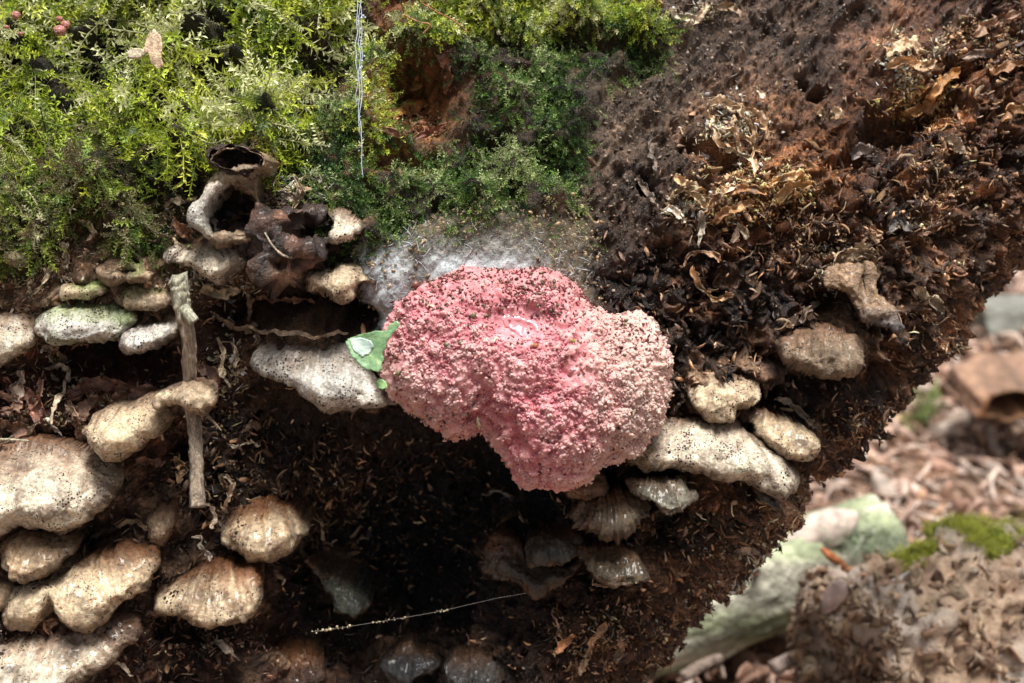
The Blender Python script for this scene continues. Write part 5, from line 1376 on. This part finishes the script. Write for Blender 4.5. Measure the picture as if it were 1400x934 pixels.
for x, y, dep, r_, lab in ((82, 42, .75, .088, 'largest of the pink balls in the moss, lowest of the trio'), (90, 34, .85, .07, 'middle pink ball of the trio in the moss'), (81, 26, .9, .05, 'small topmost pink ball of the trio in the moss'),
                           (22, 21, .9, .07, 'pink ball near the top left corner, left of the trio'), (28, 46, .85, .035, 'tiny pink bead below the corner ball'), (9, 37, .85, .035, 'tiny pink bead at the left edge below the corner ball')):
    ball(x, y, dep, r_, lab)

# ------------------------------------------------------------------ spider silk
silk = empty('silk_strand', at(490, 240, .2)); tag(silk, 'bluish-white silk strand hanging through the moss from the top edge', 'spider silk')
for k in range(3):
    P = [at(492 + 3 * k + rng.normal() * .8 - 4, yy, .15 - .001 * yy + .03 * k) + rng.normal(size=3) * .008 for yy in range(-10, 150 + 48 * k, 14)]
    v, F = tube(catmull_open(P, 3), [.004, .006, .004], 5, k, .1)
    build('thread', v, F, M_SILK, None, parent=silk)
drops = []
def bead(c, r): return IV * r + c, [IF], np.ones((12, 3))
for k in range(70):
    yy = rng.choice([rng.uniform(0, 60), rng.uniform(60, 130), rng.uniform(130, 245)], p=[.35, .45, .2]); drops.append(bead(at(492 + rng.normal() * 4, yy, .1 - .001 * yy), .006 + .014 * rng.random() ** 3))
v, F, c = merge(drops); o = build('droplets', v, F, M_SILK, None, parent=silk); tag(o, kind='stuff')
web = empty('silk_line', at(600, 840, .4)); tag(web, 'sagging cobweb thread with pale crumbs across the bottom hollow', 'spider silk')
WP = [(425, 864), (450, 861), (500, 853), (550, 845), (600, 836), (640, 827), (680, 818), (720, 811)]
P = catmull_open([at(a, b, .6 + .3 * k / 7) for k, (a, b) in enumerate(WP)], 8)
v, F = tube(P, [.0025, .0025], 5, 3, .1); build('thread', v, F, M_DARKSILK, None, parent=web)
bits = []
for k in range(75):
    t = rng.choice([.08, .16, .22, .36, .42, .6]) + .025 * rng.normal(); t = min(max(t, 0), .98); j = int(t * (len(P) - 1)); r = .005 + .018 * rng.random() ** 4
    bits.append((IV * r * (1 + .5 * rng.random((12, 1))) + P[j] + rng.normal(size=3) * np.array([.03, .01, .012]) , [IF], np.array([.42, .34, .2]) * (.4 + rng.random())))
v, F, c = merge(bits); o = build('caught_crumbs', v, F, M_CRUMB, c, parent=web, shade=False); tag(o, kind='stuff')

# ------------------------------------------------------------------ background: ground, litter, old logs
print('background')
def ray_ground(x, y, z=0.0):
    d = np.array([(x - 700) / 100, DIST, (467 - y) / 100]) @ ROT.T
    t = (z - CAM[2]) / d[2]
    return CAM + d * t
def world_mesh(name, v, fs, mat, col=None, parent=None, shade=True, origin='base'):
    me = mesh_from(name, v, fs, col, shade); org = (v[:, 0].mean(), v[:, 1].mean(), v[:, 2].min()) if origin == 'base' else origin
    return link(name, me, mat, parent, org)
# ground sheet: fine near, stretched to the horizon
a = np.linspace(-1, 1, 260); gx_ = 26 + 60 * a + 3900 * a ** 9; gy_ = 45 + 60 * a + 3900 * a ** 9
X, Y = np.meshgrid(gx_, gy_); P3 = np.stack([X.ravel(), Y.ravel(), X.ravel() * 0], 1)
hgt = 1.1 * fbm(P3, .09, 4, 5) + .25 * fbm(P3, .9, 3, 6) - .3
P3[:, 2] = hgt * np.exp(-((P3[:, 0] - 26) / 300) ** 2 - ((P3[:, 1] - 45) / 300) ** 2)
I = np.arange(len(P3)).reshape(X.shape); f = np.stack([I[:-1, :-1].ravel(), I[:-1, 1:].ravel(), I[1:, 1:].ravel(), I[1:, :-1].ravel()], 1)
gc = np.array([.20, .13, .09])[None] * (1 + .5 * fbm(P3, .5, 3, 9))[:, None]
go = world_mesh('forest_floor', P3, [f], M_GROUND, gc, origin=(0, 0, 0)); tag(go, kind='structure')
# litter
def litter(n, cx, cy, rx, ry, smin, smax, cols, name, label):
    pos = np.stack([cx + rx * rng.normal(size=n), cy + ry * rng.normal(size=n), np.zeros(n)], 1)
    pos[:, 2] = 1.1 * fbm(pos * np.array([1, 1, 0]), .09, 4, 5) - .1 + .35 * rng.random(n)
    d = rng.normal(size=(n, 3)) * np.array([1, 1, .28]); rl = np.tile(np.array([0, 0, 1.0]), (n, 1)) + rng.normal(size=(n, 3)) * .35
    M = rot_basis(d, rl)
    # swap so the flat side faces up
    sz = smin + (smax - smin) * rng.random(n) ** 2
    cc = np.array(cols)[rng.integers(0, len(cols), n)] * (.6 + .7 * rng.random((n, 1)))
    pr = [flake_proto(k, 1, .45) for k in range(4)] + [flake_proto(20 + k, 1.3, .1) for k in range(3)]
    v, F, c = instance_merge(pr, pos, M[:, :, [1, 0, 2]] * np.array([1, -1, 1]), sz, cc)
    o = world_mesh(name, v, F, M_LITTER, c, shade=False); tag(o, label, 'leaf litter', kind='stuff'); return o
gp1 = ray_ground(1280, 620)
LIT = [(.42, .27, .2), (.5, .34, .26), (.34, .2, .14), (.26, .15, .1), (.55, .42, .34), (.4, .24, .15), (.6, .48, .4)]
litter(20000, gp1[0] + 4, gp1[1] + 4, 14, 15, .15, .75, LIT, 'leaf_litter', 'brown fallen leaves and bark bits covering the forest floor behind the log')

def log_mesh(A, B, r0, r1, seed, lump=.15, n=64, K=90, sag=0):
    A, B = np.array(A, float), np.array(B, float); t = np.linspace(0, 1, K); C = A[None] + (B - A)[None] * t[:, None]
    T = (B - A) / np.linalg.norm(B - A); S = np.cross(T, [0, 0, 1.0]); S /= np.linalg.norm(S); U = np.cross(S, T)
    a = np.linspace(0, 2 * np.pi, n, endpoint=False); V = []
    for k in range(K):
        r = r0 + (r1 - r0) * t[k]
        pt = np.stack([np.cos(a) * 1.5, np.sin(a) * 1.5, np.full(n, t[k] * np.linalg.norm(B - A) / r0 * .6)], 1)
        grain = np.stack([np.cos(a) * 6, np.sin(a) * 6, np.full(n, t[k] * 3)], 1)
        rr = r * (1 + lump * fbm(pt, 1.2, 4, seed) * 1.6 + .07 * fbm(grain, 1.3, 3, seed + 4))
        V.append(C[k] + np.cos(a)[:, None] * S * rr[:, None] + np.sin(a)[:, None] * U * rr[:, None])
    ends = []
    for q_f, o_f in ((.02, .04), (.12, .05), (.25, .05), (.4, .03), (.55, .03), (.7, .02), (.85, 0)):
        rg = C[0] + (V[0] - C[0]) * (1 - q_f); e = -T * (o_f * 2 * r0 + .25 * r0 * fbm(rg, .9, 4, seed + 8))[:, None]; ends.append(rg + e)
    V = ends[::-1] + V; K = len(V)
    V = np.vstack(V); I = np.arange(K * n).reshape(K, n)
    F = np.stack([I[:-1].ravel(), np.roll(I, -1, 1)[:-1].ravel(), np.roll(I, -1, 1)[1:].ravel(), I[1:].ravel()], 1)
    V = np.vstack([V, C[:1], C[-1:]]); tr = []
    for j in range(n): tr += [(K * n, I[0, (j + 1) % n], I[0, j]), (K * n + 1, I[-1, j], I[-1, (j + 1) % n])]
    return V, [F, np.array(tr)]
def sp(x, y, dist):
    """world point at a photo position and a distance from the camera along the view axis"""
    return l2w(at(x, y, dist - DIST)[None])[0]
# pale green-grey log lying behind, running left-right
la = empty('pale_log', [0, 0, 0]); la.location = sp(1050, 900, 33).tolist()
tag(la, 'pale green-grey barkless log lying behind the lower right edge of the big log', 'log')
v, F = log_mesh(sp(860, 855, 33), sp(1215, 742, 34.2), 1.3, 1.1, 3, .10)
c = lerp((.38, .36, .28), (.26, .29, .17), smooth(-.2, .3, fbm(v * np.array([.3, .3, 2.5]), .8, 4, 2))) * np.exp(1.0 * fbm(v * np.array([.35, .35, 4]), 1.4, 4, 5, .6))[:, None]; c = lerp(c, (.40, .44, .08), smooth(.05, .3, fbm(v, .55, 3, 66)) * smooth(0, .5, (v[:, 2] - v[:, 2].mean()) / 1.3) * .7)
world_mesh('barkless_trunk', v, F, M_OLDWOOD, c, la)
# crumbling brown log in front of it
lb = empty('crumbling_log', [0, 0, 0]); lb.location = sp(1280, 900, 29).tolist()
tag(lb, 'crumbling tan rotten log in the bottom right corner', 'log')
v, F = log_mesh(sp(1150, 928, 28.5), sp(1580, 835, 31), 1.9, 2.3, 8, .22, 130, 170)
nv_ = vnormals(v, F[0]); w1, w2 = worley(v, 1.6, 3); v = v + nv_ * ((.5 - w1) * .45 + .35 * fbm(v, 2.2, 4, 33, .6))[:, None] * (1 if (nv_ * (v - v.mean(0))).sum() > 0 else -1)
c = lerp((.44, .31, .21), (.22, .13, .08), smooth(-.25, .3, fbm(v, .8, 4, 12))); c = lerp(c, (.50, .43, .37), smooth(.1, .4, fbm(v, .6, 3, 17)) * .7)
world_mesh('rotten_wood', v, F, M_OLDWOOD, c, lb)
Vb = v.copy(); Nb = vnormals(Vb, F[0]); 
nb = 3500; ib = np.where(rng.random(nb) < .35, rng.integers(0, 130 * 14, nb), rng.integers(0, len(Vb) - 2, nb)); cdir = Vb[ib] - Vb.mean(0)
fwd = Nb[ib] if (Nb[ib] * (Vb[ib] - Vb.mean(0))).sum() > 0 else -Nb[ib]
cc = np.array([(.40, .27, .17), (.30, .18, .11), (.46, .36, .27), (.18, .11, .07), (.36, .26, .17)])[rng.integers(0, 5, nb)]
v, F, c = instance_merge(SH + FL, Vb[ib] + fwd * .03, rot_basis(rng.normal(size=(nb, 3))), .05 + .2 * rng.random(nb) ** 2, cc)
o = world_mesh('rot_crumbs', v, F, M_LITTER, c, lb, shade=False); tag(o, kind='stuff')
bx_, by_ = to_px(w2l(Vb))
def on_far_log(x0, x1, below, seed):
    out = []
    for xx in np.arange(x0, x1, 8.0):
        m_ = (bx_ > xx) & (bx_ < xx + 8)
        if m_.any():
            top = by_[m_].min(); ids = np.where(m_ & (by_ < top + below))[0]; out.append(ids)
    ids = np.concatenate(out)
    wgt = smooth(-.15, .2, fbm(Vb[ids], .5, 3, seed)) + .02
    return lambda n: Vb[rng.choice(ids, n, p=wgt / wgt.sum())] + rng.normal(size=(n, 3)) * .05 + np.array([0, 0, .03])
# moss ridge on both
def far_moss(n, fx_, label, cols, size):
    pos = fx_(n); d = np.tile([0, 0, 1.0], (n, 1)) + rng.normal(size=(n, 3)) * .6
    cc = np.array(cols)[rng.integers(0, len(cols), n)] * (.7 + .5 * rng.random((n, 1)))
    v, F, c = instance_merge(SPF, pos, rot_basis(d), size * (.6 + .8 * rng.random(n)), cc)
    o = world_mesh('moss_cushion', v, F, M_MOSS, c, shade=False); tag(o, label, 'moss', kind='stuff')
def band(pts, dist, spread):
    P = catmull_open([sp(a, b, dist) for a, b in pts], 10)
    def f(n):
        return P[rng.integers(0, len(P), n)] + rng.normal(size=(n, 3)) * spread
    return f
far_moss(6500, on_far_log(1215, 1345, 30, 3), 'yellow-green moss stripe along the top of the crumbling log', [(.62, .66, .07), (.50, .54, .08), (.5, .50, .16)], .13)
far_moss(3500, on_far_log(1350, 1425, 45, 5), 'moss patch on the crumbling log at the right edge', [(.52, .56, .08), (.42, .46, .1)], .14)
far_moss(260, band([(1150, 745), (1185, 740), (1215, 752)], 33, (.3, .4, .12)), 'grey-green lichen-like moss where the two far logs meet', [(.44, .48, .34), (.32, .4, .24), (.55, .58, .46)], .3)
far_moss(22, band([(1258, 590), (1262, 578), (1263, 566)], 44, (.1, .1, .1)), 'lone green sprig on the forest floor near the log edge', [(.28, .36, .12)], .9)

# curled hollow bark at the right edge, a tube open towards us
cb = empty('hollow_log', [0, 0, 0]); cb.location = sp(1390, 545, 44).tolist(); tag(cb, 'curled hollow piece of orange-brown bark at the right edge', 'bark')
def hollow(C, ax, rx, ry, L, thick, seed):
    ax = np.array(ax, float); ax /= np.linalg.norm(ax); S = np.cross(ax, [0, 0, 1.0]); S /= np.linalg.norm(S); U = np.cross(S, ax)
    n = 60; a = np.linspace(0, 2 * np.pi, n, endpoint=False); rings = []
    for r, z in ((1, L), (1.03, L * .5), (1, 0), (1 - thick * .5, -.08), (1 - thick, 0), (.9 - thick, L * .5), (.55, L * .9), (.05, L)):
        k = 1 + .55 * fbm(np.stack([np.cos(a) * 1.2, np.sin(a) * 1.2, a * 0 + z * .3], 1), 1.5, 4, seed)
        rings.append(np.array(C) + np.cos(a)[:, None] * S * (r * rx * k)[:, None] + np.sin(a)[:, None] * U * (r * ry * k)[:, None] + ax * z)
    V = np.vstack(rings); I = np.arange(len(rings) * n).reshape(-1, n)
    return V, np.stack([I[:-1].ravel(), np.roll(I, -1, 1)[:-1].ravel(), np.roll(I, -1, 1)[1:].ravel(), I[1:].ravel()], 1), n
V, F, n = hollow(sp(1398, 552, 42), (-.35, 1, .1), 1.4, .62, 1.8, .2, 4)
cc = np.tile(np.array([.24, .14, .09]), (len(V), 1)); cc[3 * n:5 * n] = (.36, .19, .09); cc[5 * n:] = (.14, .055, .025); cc = cc * np.exp(1.3 * fbm(V, 1.6, 4, 4))[:, None]
world_mesh('bark_tube', V, [F], M_OLDWOOD, cc, cb)
v, F = log_mesh(sp(1330, 455, 50), sp(1560, 440, 52), 1.2, 1.2, 19, .12)
o = world_mesh('pale_stone', v, F, M_OLDWOOD, np.tile(np.array([.17, .17, .14]), (len(v), 1))); tag(o, 'pale grey rounded log behind the curled bark at the right edge', 'log')
o.name = 'grey_log'
# leaves and sticks on the far logs
def flat_leaf(x, y, dist, s, ang, col, label, nm='fallen_leaf', ratio=.5):
    pr = flake_proto(3 + int(x) % 4, 1, ratio); c = sp(x, y, dist); a = math.radians(ang)
    R = rot_basis(np.array([[math.cos(a), .2, math.sin(a)]]), np.array([[0, -1.0, 1.0]]))[0]
    v = pr[0] @ R.T * s + c
    o = world_mesh(nm, v, [pr[1]], M_LITTER, np.tile(np.array(col), (len(v), 1))); tag(o, label, 'leaf' if 'leaf' in nm else 'stick', 'fallen leaves and sticks behind the log'); return o
flat_leaf(1168, 797, 29.5, .42, 10, (.5, .22, .07), 'orange-brown leaf on top of the crumbling log', ratio=.8)
flat_leaf(1147, 770, 30, .5, -50, (.42, .14, .05), 'narrow red-brown leaf leaning between the two far logs', ratio=.25)
flat_leaf(1140, 815, 27.6, .38, 60, (.66, .5, .44), 'pale pinkish leaf at the broken end of the crumbling log', ratio=.5)
flat_leaf(1250, 800, 28.5, .7, 15, (.6, .55, .55), 'whitish leaf on the crumbling log below the moss stripe', ratio=.4)
flat_leaf(1120, 728, 33, .9, 20, (.62, .5, .42), 'pinkish pale leaf on the far end of the pale log', ratio=.5)
def stick(A, B, r, col, label):
    v, F = tube(catmull_open([A, (np.array(A) + B) / 2 + np.array([0, 0, .05]), B], 8), [r, r * .8], 10, 3, .2)
    o = world_mesh('stick', v, F, M_OLDWOOD, np.tile(np.array(col), (len(v), 1))); tag(o, label, 'stick', 'fallen leaves and sticks behind the log')
stick(sp(1058, 914, 30), sp(1100, 896, 30.5), .16, (.5, .38, .32), 'short pinkish stick in the dark gap under the pale log')
stick(sp(935, 925, 30), sp(985, 900, 31), .12, (.3, .22, .17), 'dark stick in the gap by the edge of the big log')
print('done', sum(len(o.data.polygons) for o in scene.objects if o.type == 'MESH'))
